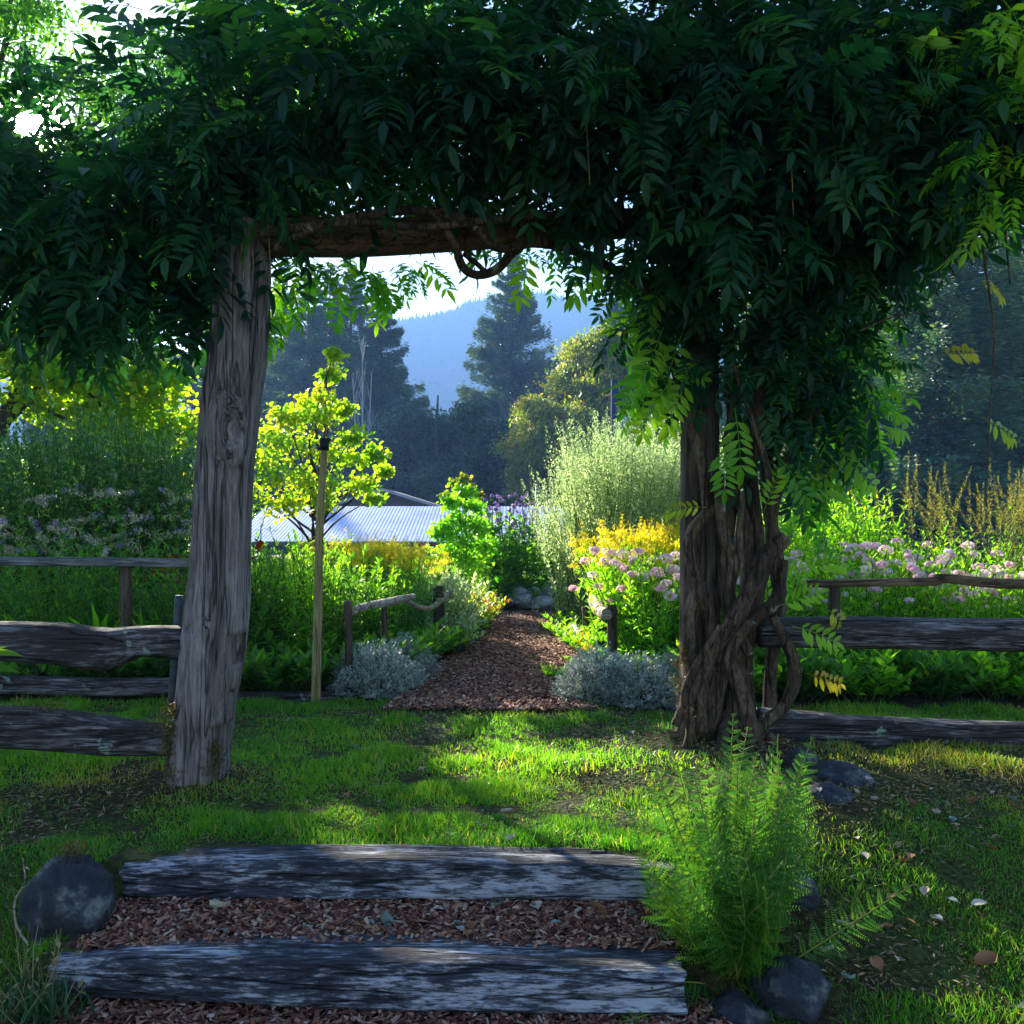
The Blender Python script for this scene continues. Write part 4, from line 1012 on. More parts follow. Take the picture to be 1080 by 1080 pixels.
# young bright tree behind the pole, and the little one before the roof
random.seed(8)
def sun_gap(g, off=(0, 0, 0), r=13):
    """the small opening in the leaves that the sun stands in"""
    V = np.concatenate(g.V) + np.asarray(off); px = V[:, 0] / V[:, 1] * F + 540; py = HOR - (V[:, 2] - CAMZ) / V[:, 1] * F
    ang = np.arctan2(py - 130, px - 30); near = np.hypot(px - 30, py - 130) < 11 + 9 * vn(np.stack([np.cos(ang) * 2.5 + V[:, 1], np.sin(ang) * 2.5, V[:, 1] * 3], -1), 3)
    g.F = [f_[~near[f_].any(1)] for f_ in g.F]; return g
WIDE = (LEAF[0] * [2.3, 1, 1], LEAF[1])
def young(name, label, base, top, cl, n, size, mat, r=.03, mat2=None, c2=None, n2=0, tmpl=ROUND):
    t_ = thing(name, label, 'tree', base); B = np.asarray(base)
    g = Geo(); tube(g, smooth_path([(0, 0, -.05), (np.asarray(top) - B) * .5 + [.04, 0, 0], np.asarray(top) - B], 6), [r, r * .7, r * .2], 8, .08, 4)
    c = np.array([q[:3] for q in cl]) - B; rd = np.array([q[3] for q in cl]) * .95
    part('trunk', g, M_brstem if r < .02 else M_trunk, t_, True)
    part('branches', branchy([((np.asarray(top) - B) * max(.15, min(.85, (q[2] / (top[2] - B[2])) * .6)), q, r * .45) for q in c], 0, 0, 0, 5), M_trunk, t_, True)
    part('crown', crown_leaves(c, rd, n, size, tmpl, cl=.38), mat, t_)
    if mat2 is not None: part('crown_tips', crown_leaves(np.asarray(c2)[:, :3] - B, np.asarray(c2)[:, 3], n2, size * .8, tmpl, cl=.3), mat2, t_)
    return t_
def PC(px, py, Y, r, dy=0): return (*P(px, py, Y + dy), r / F * Y)
Yt = 11.0
pc = [PC(x, y, Yt, r, random.uniform(-.35, .35)) for x, y, r in ((352, 374, 9), (347, 395, 13), (340, 415, 16), (322, 432, 19), (302, 440, 20), (345, 440, 18), (363, 432, 12), (372, 460, 13), (300, 468, 24), (325, 470, 22), (350, 478, 22), (380, 485, 16), (397, 478, 10), (404, 497, 8), (290, 500, 22), (320, 505, 24), (350, 508, 22), (378, 512, 16), (395, 525, 9), (270, 480, 20), (262, 520, 22), (300, 530, 20), (335, 528, 20), (285, 455, 18))]
young('young_tree', 'young tree with bright yellow-green backlit leaves behind the pale pole', (*P(325, 0, Yt)[:2], 0), P(345, 385, Yt), pc, 5200, .065, ML['yellow'], .035, tmpl=WIDE)
Yt = 11.8
pc = [PC(x, y, Yt, r, random.uniform(-.2, .2)) for x, y, r in ((488, 520, 12), (475, 530, 10), (500, 535, 13), (482, 548, 16), (502, 555, 14), (465, 560, 13), (488, 570, 18), (510, 575, 15), (470, 582, 15), (495, 590, 18))]
tp = [PC(x, y, Yt, r) for x, y, r in ((490, 505, 7), (480, 510, 6), (498, 514, 7), (470, 522, 6), (505, 522, 6), (488, 515, 7))]
young('young_oak', 'small bushy sapling with fresh green leaves and orange tips before the metal roof', (*P(488, 0, Yt)[:2], 0), P(489, 512, Yt), pc, 3300, .06, ML['fresh'], .018, ML['maple'], tp, 420, tmpl=WIDE)

# the two trees at the left: a tall dark one the sun shines through, and a yellow lit one with leaning limbs
Yt = 10.5
t_ = thing('overhanging_tree', 'tall leafy tree at the far left that the low sun shines through', 'tree', (*P(-120, 0, Yt)[:2], 0)); B = np.array(t_.location)
g = Geo(); tr = smooth_path([(0, 0, -.1), (.15, .1, 2.2), (.5, 0, 4.2), (1.2, -.1, 6.5)], 8); tube(g, tr, [.20, .16, .11, .04], 14, .1, 3, ridges=.05); part('trunk', g, M_trunk, t_, True)
cl = [(*P(x, y, Yt + random.uniform(-1.2, .8)), r / F * Yt) for x, y, r in ((-40, -20, 55), (20, 20, 50), (35, 10, 30), (0, 70, 45), (75, 80, 34), (110, 105, 26), (-50, 100, 50), (60, 165, 45), (-20, 175, 40), (10, 215, 45), (60, 230, 45), (-60, 220, 50), (20, 265, 32), (100, 250, 45), (-30, 290, 45), (60, 300, 28), (-110, 40, 60), (-120, 160, 60), (-140, 280, 60), (-60, -90, 60), (20, -70, 50), (-150, -80, 60), (140, 290, 35), (-90, 350, 45), (-190, 90, 60), (-200, 230, 60))]
c = np.array([q[:3] for q in cl]) - B; rd = np.array([q[3] for q in cl])
part('branches', branchy([(tr[min(len(tr) - 1, int(len(tr) * (.35 + .5 * random.random())))], q, .05) for q in c], 0, 0, 0, 7), M_trunk, t_, True)
part('crown', sun_gap(crown_leaves(c, rd, 17000, .085, LEAFQ, cl=.35), B), ML['mid'], t_)
Yt = 11.5
t_ = thing('fruit_tree', 'spreading tree at the left with sunlit yellow-green leaves and dark leaning limbs', 'tree', (*P(-40, 0, Yt)[:2], 0)); B = np.array(t_.location)
g = Geo()
tr = smooth_path([(0, 0, -.1), P(-25, 520, Yt) - B, P(5, 440, Yt) - B, P(40, 385, Yt) - B, P(85, 335, Yt) - B], 8); tube(g, tr, [.16, .13, .10, .07, .04], 12, .1, 4, ridges=.05)
tube(g, smooth_path([P(0, 450, Yt) - B, P(50, 405, Yt - .2) - B, P(110, 372, Yt - .3) - B, P(165, 362, Yt - .3) - B], 8), [.06, .045, .03, .015], 8, .1, 4)
tube(g, smooth_path([P(-10, 470, Yt) - B, P(-30, 400, Yt) - B, P(-20, 340, Yt) - B], 6), [.07, .05, .03], 8, .1, 4)
part('trunk', g, M_trunk, t_, True)
cl = [(*P(x, y, Yt + random.uniform(-.6, .9)), r / F * Yt) for x, y, r in ((20, 350, 30), (60, 345, 30), (95, 368, 20), (170, 396, 22), (125, 398, 22), (75, 388, 22), (30, 385, 24), (-20, 370, 30), (155, 420, 28), (110, 415, 24), (192, 450, 22), (170, 455, 22), (-60, 380, 35), (-70, 330, 35), (70, 400, 18), (120, 445, 26), (150, 470, 24), (95, 430, 22), (60, 430, 20), (30, 420, 22))]
c = np.array([q[:3] for q in cl]) - B; rd = np.array([q[3] for q in cl])
part('branches', branchy([(tr[min(len(tr) - 1, int(len(tr) * (.5 + .5 * random.random())))], q, .025) for q in c], 0, 0, 0, 6), M_trunk, t_, True)
part('crown', crown_leaves(c, rd * 1.1, 12500, .08, ROUND, cl=.5), ML['yellow'], t_)
# tall tree added behind them: its high crown is shaped to shade the foreground
t_ = thing('added_shade_tree', 'tall tree with a high crown far behind the left trees, added to shade the foreground', 'tree', (-9.3, 20, -.3)); B = np.array(t_.location)
g = Geo(); tr = smooth_path([(0, 0, -.3), (.1, .1, 3.5), (-.1, 0, 7), (.3, -.1, 10.4)], 8); tube(g, tr, [.24, .19, .13, .04], 14, .1, 3, ridges=.05); part('trunk', g, M_trunk, t_, True)
rs_ = np.random.default_rng(17); c = []
while len(c) < 44:
    q = rs_.uniform(-1, 1, 3)
    if q @ q < 1: c.append((q[0] * 1.9 + 3.15, q[1] * 2.4, 9.3 + q[2] * 2.0))
c = np.array(c); rd = rs_.uniform(.5, .9, len(c))
part('branches', branchy([(tr[min(len(tr) - 1, int(len(tr) * (.6 + .3 * rs_.random())))], q, .05) for q in c], 0, 0, 0, 6), M_trunk, t_, True)
part('crown', sun_gap(crown_leaves(c, rd, 34000, .13, LEAFQ, cl=.35), B), ML['mid'], t_)

# ================================================================ garden planting
def row(keys, spots, label, group, sc=(.85, 1.1)):
    for k, (px, Y) in enumerate(spots):
        place(keys[k % len(keys)], px, 0, Y, label, random.uniform(*sc) if not np.isscalar(sc) else sc, group)
# left bed, behind the board railing
row(['spire0'], [(-60, 9.6), (10, 9.2), (62, 9.0), (112, 9.1), (158, 9.3), (90, 10.2), (30, 10.4), (-120, 9.0)], 'tall dark green leafy shrub at the back of the left bed', 'dark leafy shrubs of the left bed', (1.0, 1.18))
row(['spire1'], [(195, 9.7), (138, 10.2), (182, 10.8), (-20, 9.9), (230, 10.6)], 'tall greyish leafy shrub glinting in the sun at the back of the left bed', 'greyish leafy shrubs of the left bed', (1.0, 1.12))
row(['cat'], [(8, 7.6), (60, 7.9), (112, 7.5), (160, 7.4), (-50, 7.6)], 'flowering plant with pale arching heads tipped purple in the left bed', 'purple-tipped flowers of the left bed', (.85, 1.02))
row(['strap0', 'strap1', 'herb1'], [(-120, 6.9), (-60, 6.8), (-20, 7.0), (10, 6.9), (38, 7.1), (60, 6.8), (85, 7.0), (105, 6.75), (130, 7.0), (150, 6.8), (172, 7.0), (192, 6.85), (160, 7.5), (60, 7.5), (110, 7.6), (20, 7.6), (212, 7.1)], 'lush green leafy clump behind the grey board rail', 'green clumps behind the grey board rail', (.75, 1.0))
row(['low1'], [(-90, 6.45), (-30, 6.5), (20, 6.45), (60, 6.5), (100, 6.45), (140, 6.5), (180, 6.45), (215, 6.5)], 'low leafy plant between the grey board rail and the edging timber', 'low plants behind the left edging timber', (.7, .95))
place('canna', 206, 0, 7.4, 'red and orange leaved plant left of the leaning grey post', .92)
place('canna', 276, 0, 7.6, 'red-brown leaved plant right of the leaning grey post', .8)
# between post and path
row(['herb1', 'herb0', 'low1'], [(250, 6.6), (268, 6.9), (288, 6.6), (305, 6.9), (322, 6.6), (300, 7.4), (275, 7.6), (330, 7.3), (250, 7.8), (350, 6.9), (312, 7.9), (290, 8.2)], 'dark green leafy plant between the leaning post and the pale pole', 'leafy plants between the leaning post and the pale pole', (.78, .98))
row(['low1'], [(250, 6.35), (275, 6.4), (300, 6.35), (322, 6.4), (350, 6.5), (232, 6.4)], 'low dark leafy plant behind the edging timber left of the path', 'low plants left of the path', (.6, .85))
row(['gold0', 'gold1'], [(358, 8.9), (375, 9.2), (392, 9.0), (410, 9.3), (425, 9.0), (345, 9.3), (440, 9.6), (400, 8.5), (366, 8.4), (418, 8.6)], 'goldenrod in full yellow flower left of the path', 'goldenrod left of the path', (.84, .94))
row(['herb1', 'herb0'], [(352, 7.6), (370, 7.9), (390, 7.7), (412, 8.0), (380, 7.2), (400, 7.3), (425, 7.7), (432, 8.3)], 'green leafy plant behind the left driftwood railing', 'leafy plants behind the left driftwood railing', (.6, .8))
row(['low0', 'low1'], [(392, 6.9), (415, 7.1), (432, 7.4), (380, 6.6), (443, 7.9)], 'low green leafy plant under the left driftwood railing', 'low plants under the left driftwood railing', (.7, 1.0))
place('silver0', 398, 0, 6.3, 'silvery grey mounded shrub at the left corner of the path', (1.0, 1.0, .95))
place('silver1', 425, 0, 6.85, 'second silvery shrub behind the corner one left of the path', (.85, .85, .8))
place('silver1', 372, 0, 6.5, 'small silvery shrub under the first dark railing post', (.6, .6, .6))
row(['lowsage'], [(448, 9.0), (462, 9.3), (455, 8.6), (478, 9.2), (470, 8.7), (440, 9.4)], 'feathery grey-green plant beside the second left railing post', 'feathery grey-green plants left of the path', (.95, 1.25))
place('lowsage', 478, 0, 8.2, 'low feathery plant spilling onto the left path edge', (.9, .9, .6))
row(['lowgold'], [(492, 9.6), (500, 10.2), (486, 10.4), (504, 9.9), (480, 9.8), (497, 10.9)], 'yellow and orange flowering plant along the left path edge', 'yellow flowers on the left path edge', (.8, 1.15))
row(['herb0', 'gold0'], [(470, 10.6), (452, 10.8), (486, 11.2), (435, 10.4), (505, 11.6), (460, 11.6)], 'leafy plant in flower before the orange-tipped sapling', 'plants before the orange-tipped sapling', (.5, .65))
# path end
row(['thistle'], [(520, 12.6), (545, 12.8), (562, 12.4), (582, 12.9), (538, 12.2), (600, 12.6), (572, 13.3)], 'tall green plant with purple thistle heads at the end of the path', 'purple-headed plants at the end of the path', (.82, 1.05))
row(['herb0', 'herb1'], [(512, 12.7), (530, 13.4), (555, 13.6), (590, 13.8), (610, 13.2), (500, 13.5)], 'bright leafy plant behind the stones at the end of the path', 'leafy plants at the end of the path', (.75, .95))
row(['low1', 'low0'], [(515, 12.3), (548, 12.35), (570, 12.3), (596, 12.3), (612, 11.9)], 'low plant behind the border stones at the end of the path', 'low plants behind the border stones', (.7, .9))
row(['silver0'], [(540, 12.15), (585, 12.2), (505, 11.3)], 'small silvery plant on the border stones at the end of the path', 'silvery plants on the border stones', (.45, .6))
# right of path
row(['mug0', 'mug1'], [(632, 9.2), (662, 8.8), (695, 8.9), (715, 9.4), (648, 9.8), (682, 9.8)], 'tall pale green feathery mugwort between the path and the vine column', 'pale feathery mugwort right of the path', (.93, 1.05))
place('mug0', 607, 0, 9.6, 'pale feathery mugwort leaning over the right path edge, shortest of its clump', (.85, .85, .80))
row(['gold1', 'gold0'], [(648, 8.0), (668, 8.2), (690, 7.8), (710, 8.2), (680, 7.4), (702, 7.4), (655, 7.6), (728, 7.9)], 'goldenrod with yellow plumes before the pale mugwort', 'goldenrod right of the path', (.90, 1.08))
row(['phlox0', 'phlox1', 'phlox2'], [(672, 7.1), (692, 6.9), (660, 6.9), (710, 7.0), (684, 6.6)], 'pale pink phlox left of the vine column', 'phlox left of the vine column', (.85, 1.0))
row(['low0'], [(650, 6.6), (668, 6.4), (690, 6.3), (712, 6.3), (610, 8.8), (612, 9.4), (615, 10.2), (625, 8.0), (622, 10.8)], 'low leafy plant along the right edge of the path', 'low plants right of the path', (.6, .85))
place('silver1', 632, 0, 6.15, 'silvery grey mounded shrub at the right corner of the path', (.95, .95, .85))
place('silver0', 672, 0, 6.05, 'wide silvery shrub between the path corner and the vine column', (1.1, 1.1, .85))
place('silver1', 705, 0, 6.2, 'silvery shrub tucked against the vine column', (.8, .8, .7))
place('low0', 585, 0, 6.9, 'small bright green leafy weed on the right edge of the mulch path', (.28, .28, .30))
row(['lowgold'], [(618, 9.9), (610, 10.7), (632, 7.4)], 'small orange-flowered plant beside the right path edge', 'orange flowers at the right path edge', (.6, .8))
# right bed
PHX = [(770, 7.5), (800, 7.0), (835, 7.2), (862, 7.6), (885, 7.1), (905, 7.9), (925, 7.3), (948, 7.6), (968, 7.1), (990, 7.5), (1012, 7.0), (1032, 7.5), (1055, 7.1), (1078, 7.5), (1105, 7.1), (1140, 7.4), (1180, 7.0), (845, 8.0), (1000, 8.1), (1045, 8.0)]
row(['phlox0', 'phlox1', 'phlox2'], PHX, 'pink and white phlox among the flowers behind the right fence', 'phlox behind the right fence', (.60, 1.06))
row(['herb0'], [(835, 8.6), (865, 8.3), (890, 8.7), (912, 8.5), (880, 9.3), (850, 9.4)], 'tall bright green leafy plant behind the phlox right of the vine column', 'tall leafy plants right of the vine column', (1.12, 1.3))
row(['herb0', 'herb1'], [(935, 8.8), (960, 9.1), (985, 8.8), (1010, 9.2), (1090, 8.9), (1130, 9.0), (1170, 8.6), (780, 8.6), (810, 8.2)], 'leafy plant at the back of the right bed', 'leafy plants at the back of the right bed', (.85, 1.05))
row(['dock'], [(1032, 8.6), (1062, 8.4), (1085, 8.8), (1050, 9.0), (1120, 8.5)], 'tall plant with curving brown seed spikes at the right edge', 'seed-spiked plants at the right edge', (.98, 1.15))
place('dock', 948, 0, 8.4, 'seed-spiked plant standing alone behind the pink flowers', (.9, .9, 1.15))
LOW = [(x, 6.15 + .22 * ((i * 7) % 3)) for i, x in enumerate(range(770, 1220, 24))] + [(x, 6.75) for x in range(780, 1220, 40)]
row(['low0', 'low1'], LOW, 'low bright green plant between the rails of the right fence', 'low plants behind the right fence', (.85, 1.15))
# farther bushes closing the garden (real hedge beyond the beds)
row(['herb1', 'herb0'], [(-150, 12.4), (-60, 12.6), (30, 12.8), (120, 12.7), (200, 12.9), (260, 12.3), (300, 12.8), (340, 12.6), (380, 12.9), (420, 12.7), (455, 13.2), (640, 13.0), (680, 13.2), (720, 13.1), (770, 13.3), (820, 12.9), (880, 13.2), (940, 12.8), (1000, 13.3), (1060, 13.0), (1130, 13.2), (1200, 12.8)], 'leafy plant in the far row at the back of the garden', 'leafy plants in the far row of the garden', (.72, .82))

# ================================================================ wisteria over the arbor
wis = thing('wisteria_vine', 'huge dark green wisteria covering the arbor with thick twisted stems round its right post', 'vine', (0, 0, 0))
def vstem(pts, r, dy=0.0, mat=None, seg=12, seed=None):
    n = len(pts); q = []
    for k, p_ in enumerate(pts):
        y = YR + dy if len(p_) < 3 else p_[2]
        q.append(P(p_[0], p_[1], y))
    r = np.atleast_1d(r) / F * YR
    g = Geo(); tube(g, smooth_path(q, 9), r, seg, .12, 9, up=(0, 1, 0), ridges=.10, seed=seed or random.randint(1, 999), stretch=.4)
    return part('stem', g, mat or M_bark, wis, True)
vstem([(812, 230), (802, 300), (806, 370), (800, 430), (796, 475), (783, 502), (762, 530), (738, 550), (726, 575), (734, 610), (747, 640), (752, 680)], [6, 6.5, 6, 5], -.10)
vstem([(738, 612), (729, 650), (729, 690), (737, 725), (742, 770)], [6, 8, 9, 11], -.12)
vstem([(828, 566), (806, 590), (797, 618), (778, 648), (757, 680), (736, 718), (712, 765)], [8, 9.5, 9, 7, 5], -.20)
vstem([(826, 590), (818, 632), (793, 655), (775, 672), (760, 705), (750, 745), (736, 800)], [5, 7, 9, 10, 12], -.06)
vstem([(758, 500), (762, 560), (774, 592), (769, 622), (775, 655), (790, 690)], [5, 6, 6, 5], -.14)
vstem([(815, 650), (834, 688), (838, 718), (826, 746), (806, 762), (788, 790)], [5, 6.5, 6.5, 7], -.10)
vstem([(832, 340), (850, 390), (857, 430), (842, 460), (824, 500), (813, 560), (820, 620)], [4.5, 6.5, 6, 5], -.05)
vstem([(792, 800), (786, 700), (800, 600), (790, 480), (802, 360), (790, 230)], [12, 9, 8, 8, 8, 8], .10)
vstem([(815, 805), (812, 720), (822, 620), (808, 500), (820, 380), (812, 240)], [9, 7, 7, 7, 6, 6], .14)
vstem([(765, 800), (775, 700), (764, 600), (775, 480), (768, 350), (774, 240)], [10, 8, 7, 7, 6, 6], .02)
vstem([(748, 800), (752, 740), (765, 700), (785, 640), (788, 560), (772, 500), (775, 400)], [9, 8, 7, 6, 5, 5], -.02)
vstem([(772, 380), (792, 440), (810, 495), (813, 550), (806, 605), (795, 640)], [2.5, 3, 2.5], -.22, seg=7)
vstem([(708, 380), (714, 400), (722, 430), (735, 470), (742, 500), (745, 545)], [4, 5, 4], -.1, seg=8)
vstem([(783, 520), (780, 570), (784, 610), (776, 650)], [3, 3.5, 3], -.16, seg=8)
vstem([(800, 800), (790, 760), (778, 720), (770, 690), (790, 655)], [7, 8, 7, 5], -.2)
vstem([(720, 800), (728, 770), (722, 735), (735, 700), (760, 660)], [4, 4.5, 4, 3], -.22, seg=8)
vstem([(272, 248, 3.98), (300, 242, 3.98), (335, 238, 4.0), (380, 228, 4.05), (425, 222, 4.1), (470, 226, 4.15), (500, 238, 4.2), (516, 256, 4.25), (535, 262, 4.35), (570, 250, 4.4)], [3.5, 4, 4.5, 4], seg=9)
vstem([(452, 222, 4.1), (468, 240, 4.15), (480, 260, 4.2), (488, 282, 4.3), (503, 290, 4.45), (524, 284, 4.5), (543, 264, 4.45), (560, 256, 4.4), (600, 262, 4.5), (640, 280, 4.6), (668, 296, 4.7), (700, 320, 4.75)], [3, 4, 4.5, 4.5, 4], seg=9)
vstem([(288, 262, 3.98), (310, 250, 4.0), (350, 236, 4.0), (400, 236, 4.05), (450, 240, 4.1), (520, 232, 4.2), (600, 225, 4.4)], [3, 3.5, 3], seg=8)
vstem([(490, 268, 4.3), (503, 278, 4.4), (515, 290, 4.5)], [2.5, 2.5], seg=7)
# small twigs hanging out of the canopy at right
g = Geo()
for a_ in ([(1035, 250), (1042, 300), (1048, 350), (1045, 420), (1040, 500)], [(960, 235), (985, 255), (1008, 292)], [(1060, 240), (1065, 300)], [(905, 350), (940, 335), (985, 328)]):
    tube(g, smooth_path([P(x, y, 4.4) for x, y in a_], 6), [.006, .003], 5)
part('twig', g, M_bark, wis)
g = Geo()
for x, y0, y1 in ((833, 130, 228), (878, 120, 180), (253, 240, 295), (264, 240, 285), (618, 120, 195), (282, 220, 300)):
    tube(g, smooth_path([P(x, y0, 4.0), P(x + 2, (y0 + y1) / 2, 4.0), P(x + 4, y1, 4.0)], 4), [.003, .002], 4)
part('tendril', g, M_stake, wis)

# compound leaf: curved midrib with leaflets in pairs and one at the tip
def compound(pairs=6, L=1.0, droop=.35, seed=0):
    rs = np.random.default_rng(seed); g = Geo()
    t_ = np.linspace(.22, .95, pairs)
    f = lambda u: np.stack([0 * u, u * (1 - .12 * u), -droop * u ** 2], -1)
    tube(g, f(np.linspace(0, .97, 5)), [.008, .004], 3)
    for s_ in (-1, 1):
        sz = .36 * (1 - .35 * np.abs(t_ - .5)) * rs.uniform(.85, 1.1, pairs); n = pairs
        d = np.stack([np.full(n, s_ * 1.0), np.full(n, .55) + rs.normal(0, .12, n), rs.normal(-.28, .15, n)], -1)
        up = np.stack([rs.normal(0, .2, n) + s_ * .25, rs.normal(.1, .2, n), np.ones(n)], -1)
        scatter(g, LEAF, f(t_) + rs.normal(0, .004, (n, 3)), frames(d, up), np.stack([sz * .95, sz, sz], -1))
    scatter(g, LEAF, f(np.array([.96])), frames(np.array([[0., 1, -.5 - droop]])), np.array([[.36, .38, .38]]))
    V = np.concatenate(g.V); F_ = g.F
    F4 = np.concatenate([f_ for f_ in F_ if f_.shape[1] == 4]); F3 = np.concatenate([f_ for f_ in F_ if f_.shape[1] == 3])
    return V, [F3, F4]
COMP = [compound(6, droop=d_, seed=k) for k, d_ in enumerate((.15, .3, .5, .3, .7, .45))]
def canopy(blobs, n, size, yd, out=.5, y0=None, hue=(0, .8), down=.35):
    """compound leaves in the volume of ellipsoids given as photo px, py, rx, ry, depth Y, half depth"""
    b_ = np.array([(*P(x, y, Y), rx / F * Y, dy, ry / F * Y) for x, y, rx, ry, Y, dy in blobs])
    wgt = b_[:, 3] * b_[:, 5] * b_[:, 4]; wgt = wgt ** .8; idx = rng.choice(len(b_), n, p=wgt / wgt.sum())
    q = norm(rng.normal(0, 1, (n, 3))) * (R(n) ** .42)[:, None]
    p_ = b_[idx, :3] + q * b_[idx, 3:6]
    d = q * [.9, .9, .5] + rng.normal(0, .55, (n, 3)); d[:, 2] -= down
    gs = [Geo()]; kind = rng.integers(0, len(COMP), n); Rm = frames(d, up=rng.normal(0, .45, (n, 3)) + [0, -.25, 1]); sz = size * U(.5, 1.3, n)
    hu = U(*hue, n)
    for k, (V, Fs) in enumerate(COMP):
        s_ = kind == k; scatter(gs[0], (V, Fs), p_[s_], Rm[s_], sz[s_], hu[s_])
    return gs[0]
# leaves over the beam
top = [(30, 200, 150, 110, 4.2, .45), (110, 240, 110, 95, 4.1, .4), (170, 200, 110, 100, 4.05, .4), (190, 130, 90, 45, 4.3, .4), (240, 160, 110, 85, 4.05, .45), (330, 105, 120, 85, 4.1, .5), (430, 95, 120, 85, 4.15, .5), (530, 95, 120, 90, 4.2, .55), (620, 95, 110, 105, 4.3, .6), (700, 110, 110, 150, 4.35, .6), (780, 120, 110, 160, 4.35, .6), (860, 110, 120, 140, 4.4, .6), (940, 110, 120, 125, 4.45, .6), (1030, 90, 120, 125, 4.5, .6), (1120, 80, 120, 130, 4.5, .6), (400, 20, 180, 50, 4.4, .5), (400, 150, 150, 60, 5.0, .2), (550, 150, 150, 65, 5.05, .2), (650, 0, 200, 60, 4.5, .6), (900, 0, 200, 60, 4.5, .6), (250, 50, 60, 45, 4.4, .3), (80, 300, 70, 45, 4.2, .3), (170, 300, 60, 42, 4.1, .3), (-60, 200, 120, 120, 4.3, .4), (30, 320, 60, 30, 4.3, .3), (225, 290, 30, 35, 4.3, .2), (-60, 100, 100, 80, 4.6, .4)]
part('foliage', sun_gap(canopy(top, 4300, .29, .5)), ML['wist'], wis)
top2 = [(300, 10, 90, 40, 4.8, .3), (250, 15, 50, 25, 4.9, .2), (420, 0, 100, 40, 5.0, .3), (1050, 40, 60, 50, 4.1, .2), (1010, 20, 50, 30, 4.0, .2), (1060, 170, 50, 50, 4.0, .2), (350, 10, 50, 20, 4.2, .2)]
part('foliage', canopy(top2, 240, .25, .3, hue=(.3, 1)), ML['fresh'], wis)  # brighter leaf colour stands in for sun that the canopy blocks
# leaves down the right column and hanging either side
colm = [(700, 270, 60, 60, 4.8, .3), (780, 280, 80, 80, 4.75, .35), (860, 290, 75, 80, 4.75, .35), (900, 240, 60, 60, 4.7, .4), (690, 330, 30, 40, 4.9, .2), (850, 370, 55, 60, 4.8, .3), (760, 350, 55, 50, 4.75, .2), (880, 400, 45, 40, 4.85, .25), (850, 450, 40, 45, 4.9, .2), (1000, 215, 70, 30, 4.6, .3), (960, 235, 50, 20, 4.7, .2), (810, 410, 45, 40, 4.72, .15), (835, 450, 30, 35, 4.75, .12), (745, 400, 22, 30, 4.7, .08), (865, 470, 30, 30, 5.0, .15), (700, 350, 22, 40, 4.75, .1)]
part('foliage', canopy(colm, 700, .25, .3, down=.6), ML['wist'], wis)
# leaves behind the beam and column with the sun in them
back = [(320, 282, 45, 16, 4.7, .2), (385, 285, 45, 16, 4.8, .2), (430, 278, 24, 12, 4.8, .2), (475, 262, 30, 6, 4.8, .15), (560, 262, 40, 6, 5.0, .2), (615, 268, 30, 10, 5.0, .2), (655, 285, 30, 24, 5.0, .2), (680, 350, 18, 45, 5.1, .2), (700, 410, 22, 28, 5.05, .2), (880, 330, 45, 45, 5.2, .3), (895, 420, 40, 45, 5.2, .2), (860, 500, 36, 45, 5.2, .2), (870, 370, 40, 35, 5.1, .2), (900, 280, 45, 30, 5.2, .2), (690, 320, 26, 30, 5.0, .15), (690, 390, 24, 40, 4.75, .1), (880, 440, 36, 50, 4.95, .15), (905, 340, 30, 40, 4.9, .15), (300, 320, 12, 30, 4.5, .1), (840, 560, 25, 35, 5.2, .2)]
part('foliage', canopy(back, 420, .20, .3, hue=(.3, 1), down=.5), ML['glow'], wis)
# single leaves that stand out
def lone(lst, mat, pn='leaf_spray'):
    for px, py, Y, dx, dy, dz, s_ in lst:
        g = Geo(); V, Fs = COMP[random.randrange(4)]; scatter(g, (V, Fs), P(px, py, Y)[None], frames(np.array([[dx, dy, dz]], float), up=np.array([[0, -.9, .5]])), np.array([s_ * 1.1]), U(.6, 1, 1)); part(pn, g, mat, wis)
lone([(700, 345, 4.62, -.4, 0, -1, .3), (690, 375, 4.62, -.5, 0, -.8, .28), (705, 405, 4.6, -.5, 0, -.7, .26), (720, 350, 4.6, -.35, .1, -1, .33), (728, 395, 4.6, -.5, 0, -1, .28), (715, 370, 4.7, -.7, .1, -.5, .30), (700, 300, 4.6, -.6, 0, -1, .28), (775, 430, 4.6, .1, -.2, -1, .30), (760, 470, 4.6, .1, -.2, -.8, .22), (650, 265, 4.7, -.7, 0, -.6, .3), (560, 262, 4.6, -.3, 0, -1, .24), (880, 470, 4.9, .7, 0, -.6, .3), (900, 430, 4.8, .9, 0, -.3, .3), (905, 340, 4.7, .8, 0, -.7, .3), (820, 480, 4.65, .6, -.2, -.8, .25), (845, 600, 4.7, .9, -.2, .3, .2), (835, 660, 4.6, .9, -.3, -.2, .22), (820, 640, 4.65, .7, -.3, .4, .2), (845, 520, 4.8, .8, 0, .2, .25), (805, 540, 4.6, .3, -.3, .9, .18)], ML['glow'])
lone([(745, 535, 4.6, -1, 0, .1, .17), (1035, 440, 4.5, .8, 0, -.4, .2), (990, 375, 4.6, .8, 0, .2, .2), (845, 505, 4.9, .8, 0, .5, .18), (870, 640, 4.8, .8, 0, -.6, .2), (1030, 300, 4.6, .9, .2, .1, .2), (850, 710, 4.9, .8, 0, -.2, .2)], ML['yellow'], 'yellow_spray')
lone([(150, 10, 4.2, -.9, 0, .3, .28), (180, 25, 4.2, -.9, 0, .1, .25), (215, 5, 4.2, -.6, 0, .6, .3), (255, 0, 4.3, .3, 0, .9, .3), (300, 20, 4.3, .2, 0, 1, .3), (120, 60, 4.2, -.9, 0, -.1, .25), (205, 22, 4.3, -1, 0, -.1, .27)], ML['wist'])
